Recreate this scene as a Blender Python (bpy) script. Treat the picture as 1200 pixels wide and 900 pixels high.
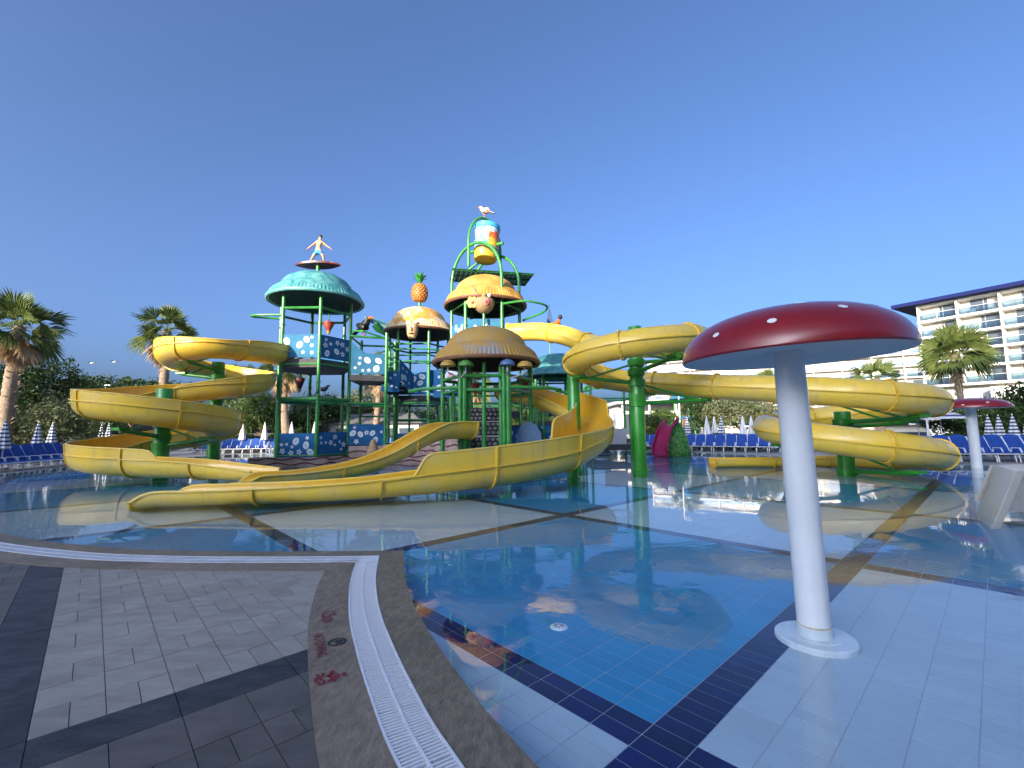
import bpy, bmesh, math, random
from mathutils import Vector, Matrix
random.seed(7)
R = math.radians
for o in list(bpy.data.objects):
    bpy.data.objects.remove(o)
scn = bpy.context.scene
col = scn.collection

# ---------------------------------------------------------------- camera, sky, sun, exposure
F_PX, CAM_H, PITCH, ROLL = 525.0, 1.62, math.atan(54 / 525), 0.0107
cd = bpy.data.cameras.new('camera')
cam = bpy.data.objects.new('camera', cd)
col.objects.link(cam)
cd.sensor_width = 36
cd.lens = 36 * F_PX / 1200
cd.clip_end = 6000
cam.matrix_world = Matrix.Translation((0, 0, CAM_H)) @ Matrix.Rotation(math.pi / 2 + PITCH, 4, 'X') @ Matrix.Rotation(-ROLL, 4, 'Z')
scn.camera = cam

SUN_EL, SUN_AZ = R(12.5), R(32)          # low sun behind the camera, to the left; AZ = angle left of straight behind
light_dir = Vector((math.sin(SUN_AZ) * math.cos(SUN_EL), math.cos(SUN_AZ) * math.cos(SUN_EL), -math.sin(SUN_EL)))
w = bpy.data.worlds.new('World')
scn.world = w
w.use_nodes = True
nt = w.node_tree
sky = nt.nodes.new('ShaderNodeTexSky')
sky.sky_type = 'NISHITA'
sky.sun_disc = False
sky.sun_elevation = SUN_EL
to_sun = -light_dir
sky.sun_rotation = math.atan2(to_sun.x, to_sun.y)
sky.altitude = 0
sky.air_density = 0.5
sky.dust_density = 6.5
sky.ozone_density = 4.1
nt.nodes['Background'].inputs[1].default_value = 0.15
nt.links.new(sky.outputs[0], nt.nodes['Background'].inputs[0])
sd = bpy.data.lights.new('sun', 'SUN')
sd.energy = 3.0
sd.angle = R(0.5)
sd.color = (1.0, 0.86, 0.66)
sun = bpy.data.objects.new('sun', sd)
col.objects.link(sun)
sun.rotation_euler = light_dir.to_track_quat('-Z', 'Y').to_euler()
scn.view_settings.view_transform = 'Standard'
scn.view_settings.look = 'None'
scn.view_settings.gamma = 1
scn.view_settings.exposure = 1.65

# ---------------------------------------------------------------- helpers
_c, _s = math.cos(ROLL), math.sin(ROLL)
_fw = Vector((0, math.cos(PITCH), math.sin(PITCH)))
_u0 = Vector((0, -math.sin(PITCH), math.cos(PITCH)))
_r0 = Vector((1, 0, 0))
_up, _rt = _u0 * _c + _r0 * _s, _r0 * _c - _u0 * _s


def at(px, py, Y):
    """direction of a photo pixel, carried to depth Y"""
    d = _fw + _rt * ((px - 600) / F_PX) - _up * ((py - 450) / F_PX)
    return Vector((0, 0, CAM_H)) + d * (Y / d.y)


def gnd(px, py, z=0.0):
    d = _fw + _rt * ((px - 600) / F_PX) - _up * ((py - 450) / F_PX)
    return Vector((0, 0, CAM_H)) + d * ((z - CAM_H) / d.z)


WORLD = {}


def tag(o, label=None, cat=None, group=None, kind=None):
    if label: o['label'] = label
    if cat: o['category'] = cat
    if group: o['group'] = group
    if kind: o['kind'] = kind
    return o


def thing(name, label, cat, loc=(0, 0, 0), group=None):
    o = bpy.data.objects.new(name, None)
    o.empty_display_size = 0.2
    col.objects.link(o)
    o.location = loc
    WORLD[o] = Vector(loc)
    return tag(o, label, cat, group)


def copy_tree(o, parent=None):
    c = o.copy()
    col.objects.link(c)
    if parent is not None:
        c.parent = parent
    WORLD[c] = WORLD.get(o, Vector())
    for ch in KIDS.get(o, []):
        k = copy_tree(ch, c)
        KIDS.setdefault(c, []).append(k)
    return c


KIDS = {}


class MB:
    """collects shapes in world coordinates and links them as one mesh object"""

    def __init__(self):
        self.v, self.f, self.m = [], [], []

    def add(self, vs, fs, mi=0):
        b = len(self.v)
        self.v += [tuple(p) for p in vs]
        self.f += [tuple(i + b for i in f) for f in fs]
        self.m += [mi] * len(fs)
        return self

    def box(self, c, s, rz=0, mat=None, mi=0):
        x, y, z = s[0] / 2, s[1] / 2, s[2] / 2
        vs = [Vector((i, j, k)) for i in (-x, x) for j in (-y, y) for k in (-z, z)]
        M = mat if mat is not None else Matrix.Rotation(rz, 3, 'Z')
        vs = [M @ p + Vector(c) for p in vs]
        return self.add(vs, [(0, 1, 3, 2), (4, 6, 7, 5), (0, 4, 5, 1), (2, 3, 7, 6), (0, 2, 6, 4), (1, 5, 7, 3)], mi)

    def prism(self, poly, z0, z1, mi=0):
        n = len(poly)
        vs = [(p[0], p[1], z0) for p in poly] + [(p[0], p[1], z1) for p in poly]
        fs = [tuple(range(n - 1, -1, -1)), tuple(range(n, 2 * n))] + [(i, (i + 1) % n, n + (i + 1) % n, n + i) for i in range(n)]
        return self.add(vs, fs, mi)

    def slab(self, pts, nrm, t, mi=0):
        """polygon pts thickened by t along nrm"""
        n = len(pts)
        d = Vector(nrm) * t
        vs = [Vector(p) for p in pts] + [Vector(p) + d for p in pts]
        fs = [tuple(range(n - 1, -1, -1)), tuple(range(n, 2 * n))] + [(i, (i + 1) % n, n + (i + 1) % n, n + i) for i in range(n)]
        return self.add(vs, fs, mi)

    def tube(self, pts, r, n=8, closed=False, cap=True, mi=0):
        pts = [Vector(p) for p in pts]
        N = len(pts)
        rr = r if isinstance(r, (list, tuple)) else [r] * N
        vs, fs = [], []
        prev = None
        for i, p in enumerate(pts):
            if closed:
                t = pts[(i + 1) % N] - pts[i - 1]
            else:
                t = pts[min(i + 1, N - 1)] - pts[max(i - 1, 0)]
            t.normalize()
            if prev is None:
                a = Vector((0, 0, 1)) if abs(t.z) < 0.9 else Vector((1, 0, 0))
                s = t.cross(a).normalized()
            else:
                s = (prev - t * prev.dot(t)).normalized()
            prev = s
            q = t.cross(s)
            for k in range(n):
                an = 2 * math.pi * k / n
                vs.append(p + (s * math.cos(an) + q * math.sin(an)) * rr[i])
        for i in range(N if closed else N - 1):
            for k in range(n):
                a, b = i * n + k, i * n + (k + 1) % n
                c, d = ((i + 1) % N) * n + (k + 1) % n, ((i + 1) % N) * n + k
                fs.append((a, b, c, d))
        if cap and not closed:
            fs.append(tuple(range(n - 1, -1, -1)))
            fs.append(tuple((N - 1) * n + k for k in range(n)))
        return self.add(vs, fs, mi)

    def lathe(self, prof, c=(0, 0, 0), n=24, M=None, ripple=None, mi=0):
        """prof: (r, z) list; r == 0 closes the end"""
        c = Vector(c)
        vs, fs, rings = [], [], []
        for j, (r, z) in enumerate(prof):
            if r < 1e-6:
                rings.append([len(vs)])
                vs.append(Vector((0, 0, z)))
            else:
                ring = []
                for k in range(n):
                    an = 2 * math.pi * k / n
                    q = r * (1 + (ripple(j, k) if ripple else 0))
                    ring.append(len(vs))
                    vs.append(Vector((q * math.cos(an), q * math.sin(an), z)))
                rings.append(ring)
        for a, b in zip(rings, rings[1:]):
            if len(a) == 1 and len(b) == 1: continue
            for k in range(n):
                k2 = (k + 1) % n
                if len(a) == 1:
                    fs.append((a[0], b[k2], b[k]))
                elif len(b) == 1:
                    fs.append((a[k], a[k2], b[0]))
                else:
                    fs.append((a[k], a[k2], b[k2], b[k]))
        if M is not None: vs = [M @ p for p in vs]
        return self.add([p + c for p in vs], fs, mi)

    def ball(self, c, rad, n=12, m=8, M=None, mi=0):
        rad = rad if isinstance(rad, (tuple, list)) else (rad, rad, rad)
        prof = [(math.sin(math.pi * j / m), -math.cos(math.pi * j / m)) for j in range(m + 1)]
        S = Matrix.Diagonal(rad)
        prof[0] = (0, -1); prof[-1] = (0, 1)
        return self.lathe(prof, c, n, (M @ S) if M is not None else S, mi=mi)

    def build(self, name, mat, parent=None, smooth=False, loc=None, bevel=0):
        org = Vector(loc) if loc is not None else (WORLD[parent] if parent is not None else Vector((0, 0, 0)))
        me = bpy.data.meshes.new(name)
        me.from_pydata([tuple(Vector(p) - org) for p in self.v], [], self.f)
        for mm in (mat if isinstance(mat, (list, tuple)) else [mat]):
            me.materials.append(mm)
        if any(self.m): me.polygons.foreach_set('material_index', self.m)
        me.update()
        o = bpy.data.objects.new(name, me)
        col.objects.link(o)
        WORLD[o] = org.copy()
        if parent is not None:
            o.parent = parent
            KIDS.setdefault(parent, []).append(o)
        else:
            o.location = org
        if smooth:
            me.polygons.foreach_set('use_smooth', [True] * len(me.polygons))
            if smooth != 'all':
                me.set_sharp_from_angle(angle=R(38))
        return o


def same_mesh(name, src, parent, M):
    """another object on src's mesh data, placed by a matrix relative to parent"""
    o = bpy.data.objects.new(name, src)
    col.objects.link(o)
    o.parent = parent
    o.matrix_local = M
    KIDS.setdefault(parent, []).append(o)
    WORLD[o] = WORLD.get(parent, Vector())
    return o


def spline(nodes, step=0.22):
    """Catmull-Rom through tuples of any length, resampled"""
    out = []
    n = len(nodes)
    for i in range(n - 1):
        p0, p1, p2, p3 = nodes[max(i - 1, 0)], nodes[i], nodes[i + 1], nodes[min(i + 2, n - 1)]
        L = math.dist(p1[:3], p2[:3])
        k = max(2, int(L / step))
        for j in range(k):
            t = j / k
            out.append(tuple(0.5 * (2 * b + (c - a) * t + (2 * a - 5 * b + 4 * c - d) * t * t + (3 * b - a - 3 * c + d) * t ** 3)
                             for a, b, c, d in zip(p0, p1, p2, p3)))
    out.append(tuple(nodes[-1]))
    return out


# ---------------------------------------------------------------- materials
def mat(name, color, rough=0.5, metal=0.0, var=0.0, vscale=6.0, color2=None, stretch=(1, 1, 1), bump=0.0, bscale=40.0,
        coat=0.0, spec=0.5, detail=4.0, lo=0.35, hi=0.65, rnd=0.0, stain=0.0):
    m = bpy.data.materials.new(name)
    m.use_nodes = True
    t = m.node_tree
    b = t.nodes['Principled BSDF']
    b.inputs['Base Color'].default_value = (*color, 1)
    b.inputs['Roughness'].default_value = rough
    b.inputs['Metallic'].default_value = metal
    b.inputs['Specular IOR Level'].default_value = spec
    if coat:
        b.inputs['Coat Weight'].default_value = coat
        b.inputs['Coat Roughness'].default_value = 0.12
    if var or color2 or bump:
        tc = t.nodes.new('ShaderNodeTexCoord')
        mp = t.nodes.new('ShaderNodeMapping')
        mp.inputs['Scale'].default_value = stretch
        t.links.new(tc.outputs['Object'], mp.inputs[0])
        if rnd:          # every piece gets its own stretch of the pattern
            oi = t.nodes.new('ShaderNodeObjectInfo')
            ml = t.nodes.new('ShaderNodeMath')
            ml.operation = 'MULTIPLY'
            ml.inputs[1].default_value = 37.0
            t.links.new(oi.outputs['Random'], ml.inputs[0])
            t.links.new(ml.outputs[0], mp.inputs['Location'])
    if var or color2:
        n = t.nodes.new('ShaderNodeTexNoise')
        n.inputs['Scale'].default_value = vscale
        n.inputs['Detail'].default_value = detail
        n.inputs['Roughness'].default_value = 0.62
        t.links.new(mp.outputs[0], n.inputs['Vector'])
        r = t.nodes.new('ShaderNodeValToRGB')
        r.color_ramp.elements[0].position = lo
        r.color_ramp.elements[1].position = hi
        c2 = color2 if color2 else tuple(min(1, c * (1 + var)) for c in color)
        c1 = color if color2 else tuple(c * (1 - var) for c in color)
        r.color_ramp.elements[0].color = (*c1, 1)
        r.color_ramp.elements[1].color = (*c2, 1)
        t.links.new(n.outputs['Fac'], r.inputs[0])
        if rnd:
            mr = t.nodes.new('ShaderNodeMapRange')
            mr.inputs['To Min'].default_value = 1 - rnd
            mr.inputs['To Max'].default_value = 1 + rnd
            t.links.new(oi.outputs['Random'], mr.inputs['Value'])
            vm = t.nodes.new('ShaderNodeVectorMath')
            vm.operation = 'SCALE'
            t.links.new(r.outputs[0], vm.inputs[0])
            t.links.new(mr.outputs[0], vm.inputs['Scale'])
            t.links.new(vm.outputs[0], b.inputs['Base Color'])
        else:
            t.links.new(r.outputs[0], b.inputs['Base Color'])
    if stain:            # damp and dirt in patches that run on from piece to piece
        src = b.inputs['Base Color'].links[0].from_socket
        ge = t.nodes.new('ShaderNodeNewGeometry')
        ns = t.nodes.new('ShaderNodeTexNoise')
        ns.inputs['Scale'].default_value = 1.1
        ns.inputs['Detail'].default_value = 8
        ns.inputs['Roughness'].default_value = 0.7
        t.links.new(ge.outputs['Position'], ns.inputs['Vector'])
        m3 = t.nodes.new('ShaderNodeMapRange')
        m3.inputs['From Min'].default_value = 0.46
        m3.inputs['From Max'].default_value = 0.72
        m3.inputs['To Min'].default_value = 1.0
        m3.inputs['To Max'].default_value = 1.0 - stain
        t.links.new(ns.outputs['Fac'], m3.inputs['Value'])
        v3 = t.nodes.new('ShaderNodeVectorMath')
        v3.operation = 'SCALE'
        t.links.new(src, v3.inputs[0])
        t.links.new(m3.outputs[0], v3.inputs['Scale'])
        t.links.new(v3.outputs[0], b.inputs['Base Color'])
    if bump:
        n2 = t.nodes.new('ShaderNodeTexNoise')
        n2.inputs['Scale'].default_value = bscale
        n2.inputs['Detail'].default_value = 5
        t.links.new(mp.outputs[0], n2.inputs['Vector'])
        bp = t.nodes.new('ShaderNodeBump')
        bp.inputs['Strength'].default_value = bump
        bp.inputs['Distance'].default_value = 0.02
        t.links.new(n2.outputs['Fac'], bp.inputs['Height'])
        t.links.new(bp.outputs[0], b.inputs['Normal'])
    return m


def leaf_mat(name, c1, c2, scale=0.8):
    m = mat(name, c1, 0.55, color2=c2, vscale=scale, lo=0.3, hi=0.7, spec=0.3)
    t = m.node_tree
    b = t.nodes['Principled BSDF']
    tr = t.nodes.new('ShaderNodeBsdfTranslucent')
    mx = t.nodes.new('ShaderNodeMixShader')
    mx.inputs[0].default_value = 0.25
    src = b.inputs['Base Color'].links[0].from_socket
    t.links.new(src, tr.inputs[0])
    t.links.new(b.outputs[0], mx.inputs[1])
    t.links.new(tr.outputs[0], mx.inputs[2])
    t.links.new(mx.outputs[0], t.nodes['Material Output'].inputs[0])
    return m


def streak_mat(name, c1, c2, rough, amount=(0.45, 0.75), coat=0.3):
    """painted fibreglass: chalky weathering in cloudy patches and runs down the sides"""
    m = mat(name, c1, rough, color2=c2, vscale=0.9, stretch=(1, 1, 2.2), lo=amount[0], hi=amount[1], detail=7, coat=coat, bump=0.05, bscale=9)
    t = m.node_tree
    b = t.nodes['Principled BSDF']
    src = b.inputs['Base Color'].links[0].from_socket
    tc = t.nodes.new('ShaderNodeTexCoord')
    mp = t.nodes.new('ShaderNodeMapping')
    mp.inputs['Scale'].default_value = (5.5, 5.5, 0.45)
    n = t.nodes.new('ShaderNodeTexNoise')
    n.inputs['Scale'].default_value = 1.0
    n.inputs['Detail'].default_value = 6
    r = t.nodes.new('ShaderNodeValToRGB')
    r.color_ramp.elements[0].position = 0.54
    r.color_ramp.elements[1].position = 0.74
    r.color_ramp.elements[0].color = (0, 0, 0, 1)
    r.color_ramp.elements[1].color = (0.42, 0.42, 0.42, 1)
    mx = t.nodes.new('ShaderNodeMix')
    mx.data_type = 'RGBA'
    mx.inputs['B'].default_value = (c2[0] * .72, c2[1] * .66, c2[2] * .8, 1)
    t.links.new(tc.outputs['Object'], mp.inputs[0])
    t.links.new(mp.outputs[0], n.inputs['Vector'])
    t.links.new(n.outputs['Fac'], r.inputs[0])
    t.links.new(r.outputs[0], mx.inputs['Factor'])
    t.links.new(src, mx.inputs['A'])
    t.links.new(mx.outputs['Result'], b.inputs['Base Color'])
    return m


MAT = dict(
    yellow=streak_mat('yellow_fibreglass', (0.82, 0.54, 0.05), (0.70, 0.52, 0.17), 0.36),
    yellow_in=streak_mat('yellow_gelcoat', (0.79, 0.45, 0.025), (0.70, 0.43, 0.06), 0.3),
    yellow_rib=mat('yellow_flange', (0.74, 0.47, 0.04), 0.42, var=0.12, vscale=3),
    green=mat('green_paint', (0.035, 0.24, 0.045), 0.38, var=0.18, vscale=2.5, coat=0.25),
    green_dark=mat('dark_green_paint', (0.012, 0.11, 0.03), 0.45, var=0.2, vscale=3),
    green_pole=mat('bright_green_paint', (0.03, 0.27, 0.02), 0.35, var=0.15, vscale=2, coat=0.3),
    panel=mat('blue_panel', (0.022, 0.125, 0.29), 0.75, var=0.15, vscale=2.0, spec=0.2),
    panel_lit=mat('blue_panel_lit', (0.04, 0.17, 0.29), 0.75, var=0.12, vscale=2.0, spec=0.2),  # paler copy of the blue panel for sunlit faces: sunlight put into the colour
    decal=mat('white_decal', (0.72, 0.74, 0.74), 0.5, var=0.06, vscale=5),
    decal_c=mat('pale_blue_decal', (0.35, 0.5, 0.62), 0.5),
    decal_p=mat('pink_decal', (0.75, 0.32, 0.36), 0.5),
    platform=mat('charcoal_deck', (0.045, 0.045, 0.05), 0.7, var=0.3, vscale=3),
    turq=mat('turquoise_thatch', (0.025, 0.20, 0.225), 0.5, color2=(0.14, 0.38, 0.36), vscale=2.6, lo=0.38, hi=0.6, detail=6, bump=0.5, bscale=16),
    turq_dk=mat('dark_teal_roof', (0.03, 0.16, 0.17), 0.6, var=0.3, vscale=2.0, bump=0.3, bscale=12),
    straw=mat('straw_thatch', (0.60, 0.36, 0.08), 0.6, color2=(0.44, 0.21, 0.035), vscale=1.6, lo=0.4, hi=0.65, detail=6, bump=0.5, bscale=22),
    cream=mat('cream_thatch', (0.66, 0.52, 0.31), 0.6, color2=(0.58, 0.29, 0.05), vscale=1.3, lo=0.47, hi=0.55, detail=6, bump=0.4, bscale=20),
    mossy=mat('weathered_thatch', (0.29, 0.255, 0.22), 0.7, color2=(0.40, 0.235, 0.05), vscale=0.55, lo=0.41, hi=0.47, detail=7, bump=0.5, bscale=20),
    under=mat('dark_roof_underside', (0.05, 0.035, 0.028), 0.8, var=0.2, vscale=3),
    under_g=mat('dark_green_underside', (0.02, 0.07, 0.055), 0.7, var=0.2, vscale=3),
    brown_trim=mat('brown_trim', (0.17, 0.07, 0.03), 0.6, var=0.25, vscale=5),
    rockwall=mat('pink_rock_wall', (0.33, 0.235, 0.20), 0.85, var=0.2, vscale=2.2, bump=0.5, bscale=8),
    maroon=mat('maroon_paint', (0.12, 0.02, 0.02), 0.6),
    stone_dk=mat('dark_mortar', (0.025, 0.025, 0.028), 0.8, var=0.3),
    stone=mat('grey_cobble', (0.20, 0.20, 0.21), 0.75, var=0.35, vscale=1.7, bump=0.5, bscale=10),
    red_cap=mat('red_gloss_paint', (0.235, 0.005, 0.006), 0.3, var=0.12, vscale=3, coat=0.35),
    white_paint=streak_mat('white_gloss_paint', (0.74, 0.75, 0.75), (0.66, 0.665, 0.66), 0.32),
    white_dot=mat('white_dot_paint', (0.8, 0.78, 0.78), 0.3),
    soffit=mat('pale_blue_soffit', (0.60, 0.59, 0.56), 0.6, var=0.05, vscale=2),
    rust=mat('rusty_ring', (0.42, 0.36, 0.2), 0.8, color2=(0.62, 0.60, 0.5), vscale=9),
    flange=mat('grey_blue_flange', (0.66, 0.70, 0.72), 0.45, var=0.08, vscale=6),
    beige=mat('beige_fibreglass', (0.50, 0.46, 0.38), 0.4, var=0.08, vscale=1.5, coat=0.2),
    beige_in=mat('beige_shell_inside', (0.36, 0.34, 0.30), 0.6, var=0.1, vscale=2),
    navy=mat('navy_tile', (0.003, 0.007, 0.07), 0.3, var=0.3, vscale=3.7, spec=0.08, rnd=0.15),
    pale=mat('pale_blue_tile', (0.42, 0.505, 0.56), 0.3, var=0.035, vscale=2.2, spec=0.08, rnd=0.03, stain=0.10),
    mid=mat('azure_tile', (0.022, 0.235, 0.44), 0.3, var=0.06, vscale=1.6, spec=0.08, rnd=0.05),
    grout=mat('pool_grout', (0.33, 0.37, 0.42), 0.8),
    paver=mat('grey_porcelain_paver', (0.39, 0.345, 0.295), 0.5, color2=(0.235, 0.205, 0.175), vscale=2.6, stretch=(1.0, 3.6, 1), lo=0.3, hi=0.78, detail=10, bump=0.15, bscale=30, rnd=0.07, stain=0.3),
    paver_dk=mat('anthracite_paver', (0.022, 0.022, 0.026), 0.5, color2=(0.075, 0.074, 0.08), vscale=4.0, stretch=(1, 2.5, 1), lo=0.4, hi=0.75, detail=10, bump=0.2, bscale=30, rnd=0.12, stain=0.3),
    paver_br=mat('brown_grey_paver', (0.145, 0.122, 0.105), 0.5, color2=(0.07, 0.058, 0.05), vscale=2.4, stretch=(1, 3.4, 1), lo=0.3, hi=0.75, detail=10, bump=0.15, bscale=30, rnd=0.12, stain=0.3),
    bed=mat('dark_paving_joint', (0.05, 0.05, 0.055), 0.9, var=0.3),
    border=mat('brown_grey_stone', (0.16, 0.115, 0.078), 0.6, color2=(0.33, 0.255, 0.185), vscale=9, stretch=(2.6, 1, 1), lo=0.3, hi=0.75, detail=11, bump=0.4, bscale=34, rnd=0.10, stain=0.4),
    coping=mat('wet_brown_stone', (0.11, 0.078, 0.047), 0.4, color2=(0.30, 0.23, 0.16), vscale=9, stretch=(2.6, 1, 1), lo=0.3, hi=0.75, detail=11, bump=0.45, bscale=34, rnd=0.10, stain=0.4),
    grate=mat('white_grate_plastic', (0.70, 0.70, 0.72), 0.45, var=0.08, vscale=5),
    channel=mat('drain_channel', (0.055, 0.055, 0.06), 0.7),
    red_ink=mat('red_stencil_paint', (0.20, 0.018, 0.03), 0.7, var=0.35, vscale=30),
    black_ink=mat('black_stencil_paint', (0.012, 0.014, 0.02), 0.6, var=0.3, vscale=30),
    deck=mat('light_concrete_deck', (0.34, 0.30, 0.27), 0.8, var=0.12, vscale=0.7, bump=0.15, bscale=6),
    earth=mat('dry_lawn', (0.075, 0.085, 0.035), 0.9, color2=(0.13, 0.115, 0.06), vscale=0.15, bump=0.4, bscale=2),
    blue_cloth=mat('blue_sling_fabric', (0.006, 0.052, 0.27), 0.8, var=0.15, vscale=4),
    white_frame=mat('white_aluminium', (0.7, 0.7, 0.7), 0.4),
    umb_white=mat('white_canvas', (0.72, 0.71, 0.69), 0.8, var=0.05, vscale=6),
    umb_navy=mat('navy_canvas', (0.07, 0.085, 0.16), 0.8),
    trunk=mat('palm_bark', (0.40, 0.30, 0.21), 0.9, color2=(0.17, 0.12, 0.08), vscale=7, stretch=(1, 1, 2.5), bump=0.8, bscale=14),
    bark=mat('tree_bark', (0.13, 0.09, 0.06), 0.9, var=0.3, vscale=6, bump=0.6, bscale=18),
    frond=leaf_mat('palm_frond', (0.075, 0.125, 0.03), (0.18, 0.215, 0.06), 1.2),
    dead=leaf_mat('dry_frond', (0.36, 0.24, 0.13), (0.50, 0.37, 0.22), 1.5),
    leaf_dark=leaf_mat('dark_leaves', (0.018, 0.04, 0.012), (0.045, 0.08, 0.022), 0.7),
    leaf_mid=leaf_mat('green_leaves', (0.05, 0.10, 0.022), (0.11, 0.16, 0.04), 0.7),
    leaf_olive=leaf_mat('olive_leaves', (0.09, 0.115, 0.05), (0.18, 0.20, 0.10), 0.7),
    hotel=mat('white_render', (0.72, 0.70, 0.66), 0.8, var=0.03, vscale=0.3),
    hotel_in=mat('balcony_cream', (0.60, 0.54, 0.46), 0.8),
    hotel_roof=mat('navy_roof', (0.008, 0.014, 0.085), 0.8, spec=0.2),
    grey_wall=mat('grey_render', (0.36, 0.38, 0.41), 0.8, var=0.06, vscale=0.4),
    roof_grey=mat('grey_roof_tiles', (0.16, 0.155, 0.15), 0.8, var=0.2, vscale=3),
    window=mat('window_glass', (0.07, 0.09, 0.11), 0.1, spec=0.8),
    magenta=mat('magenta_fibreglass', (0.30, 0.008, 0.06), 0.3, var=0.15, vscale=3, coat=0.3),
    leafgreen=mat('mottled_green_fibreglass', (0.02, 0.13, 0.025), 0.5, color2=(0.10, 0.30, 0.04), vscale=5, lo=0.42, hi=0.55, bump=0.8, bscale=7),
    skin=mat('statue_skin', (0.46, 0.28, 0.165), 0.6, var=0.08, vscale=6),
    hair=mat('statue_hair', (0.03, 0.022, 0.018), 0.6),
    shorts=mat('blue_shorts', (0.02, 0.22, 0.42), 0.6, var=0.2, vscale=8),
    board=mat('surfboard_pink', (0.62, 0.26, 0.20), 0.35, color2=(0.10, 0.012, 0.012), vscale=2.4, lo=0.45, hi=0.55, coat=0.3),
    board_dk=mat('surfboard_dark_red', (0.08, 0.012, 0.012), 0.4, var=0.4, vscale=3),
    pine=mat('pineapple_orange', (0.50, 0.19, 0.04), 0.5, var=0.25, vscale=7),
    leaf_paint=mat('painted_leaf_green', (0.03, 0.22, 0.03), 0.5, var=0.3, vscale=3),
    bucket_blue=mat('bucket_sea_print', (0.10, 0.42, 0.62), 0.35, color2=(0.62, 0.74, 0.74), vscale=1.6, lo=0.42, hi=0.58),
    bucket_rim=mat('bucket_rim_cyan', (0.06, 0.36, 0.62), 0.35, var=0.1),
    bucket_sun=mat('bucket_sunset_print', (0.68, 0.46, 0.03), 0.4, color2=(0.62, 0.10, 0.03), vscale=1.4, lo=0.45, hi=0.6),
    bucket_yel=mat('bucket_yellow', (0.62, 0.47, 0.05), 0.4, color2=(0.50, 0.30, 0.04), vscale=2.5),
    bird_w=mat('painted_white_feathers', (0.75, 0.70, 0.66), 0.5),
    bird_o=mat('painted_orange_feathers', (0.62, 0.27, 0.10), 0.5, color2=(0.75, 0.60, 0.45), vscale=6),
    black=mat('painted_black', (0.012, 0.012, 0.014), 0.45),
    orange=mat('painted_orange', (0.62, 0.14, 0.02), 0.45, var=0.2, vscale=5),
    cone=mat('terracotta_red', (0.28, 0.035, 0.015), 0.5, var=0.3, vscale=5),
    coco=mat('coconut_tan', (0.40, 0.27, 0.14), 0.7, color2=(0.27, 0.15, 0.07), vscale=8, stretch=(1, 1, 3)),
    petal=mat('yellow_petal', (0.75, 0.50, 0.12), 0.5, var=0.1),
    pink=mat('painted_pink', (0.66, 0.20, 0.20), 0.5),
    peach=mat('peach_paint', (0.66, 0.40, 0.20), 0.55, var=0.2, vscale=5),
    teal=mat('teal_paint', (0.06, 0.30, 0.31), 0.5, color2=(0.20, 0.45, 0.42), vscale=4),
    cap_y=mat('ochre_cap', (0.42, 0.24, 0.04), 0.45, var=0.15),
    cap_b=mat('slate_blue_cap', (0.08, 0.14, 0.27), 0.45, var=0.15),
    cap_g=mat('leaf_green_cap', (0.07, 0.20, 0.03), 0.45, var=0.15),
    grey_p=mat('grey_plastic', (0.36, 0.37, 0.39), 0.5),
    sign_y=mat('yellow_awning', (0.72, 0.50, 0.03), 0.6),
    slate=mat('blue_grey_fibreglass', (0.07, 0.14, 0.24), 0.5, var=0.15, vscale=3),
    navy_sail=mat('navy_painted_sail', (0.03, 0.08, 0.2), 0.5),
)


def glass_mat(name, tint, blend=0.35):
    m = bpy.data.materials.new(name)
    m.use_nodes = True
    t = m.node_tree
    t.nodes.remove(t.nodes['Principled BSDF'])
    tr = t.nodes.new('ShaderNodeBsdfTransparent')
    tr.inputs[0].default_value = (*tint, 1)
    gl = t.nodes.new('ShaderNodeBsdfGlossy')
    gl.inputs['Roughness'].default_value = 0.03
    gl.inputs[0].default_value = (0.85, 0.9, 1, 1)
    mx = t.nodes.new('ShaderNodeMixShader')
    lw = t.nodes.new('ShaderNodeLayerWeight')
    lw.inputs[0].default_value = blend
    t.links.new(lw.outputs['Fresnel'], mx.inputs[0])
    t.links.new(tr.outputs[0], mx.inputs[1])
    t.links.new(gl.outputs[0], mx.inputs[2])
    t.links.new(mx.outputs[0], t.nodes['Material Output'].inputs[0])
    return m


MAT['glass'] = glass_mat('balustrade_glass', (0.50, 0.62, 0.70), 0.35)


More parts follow.
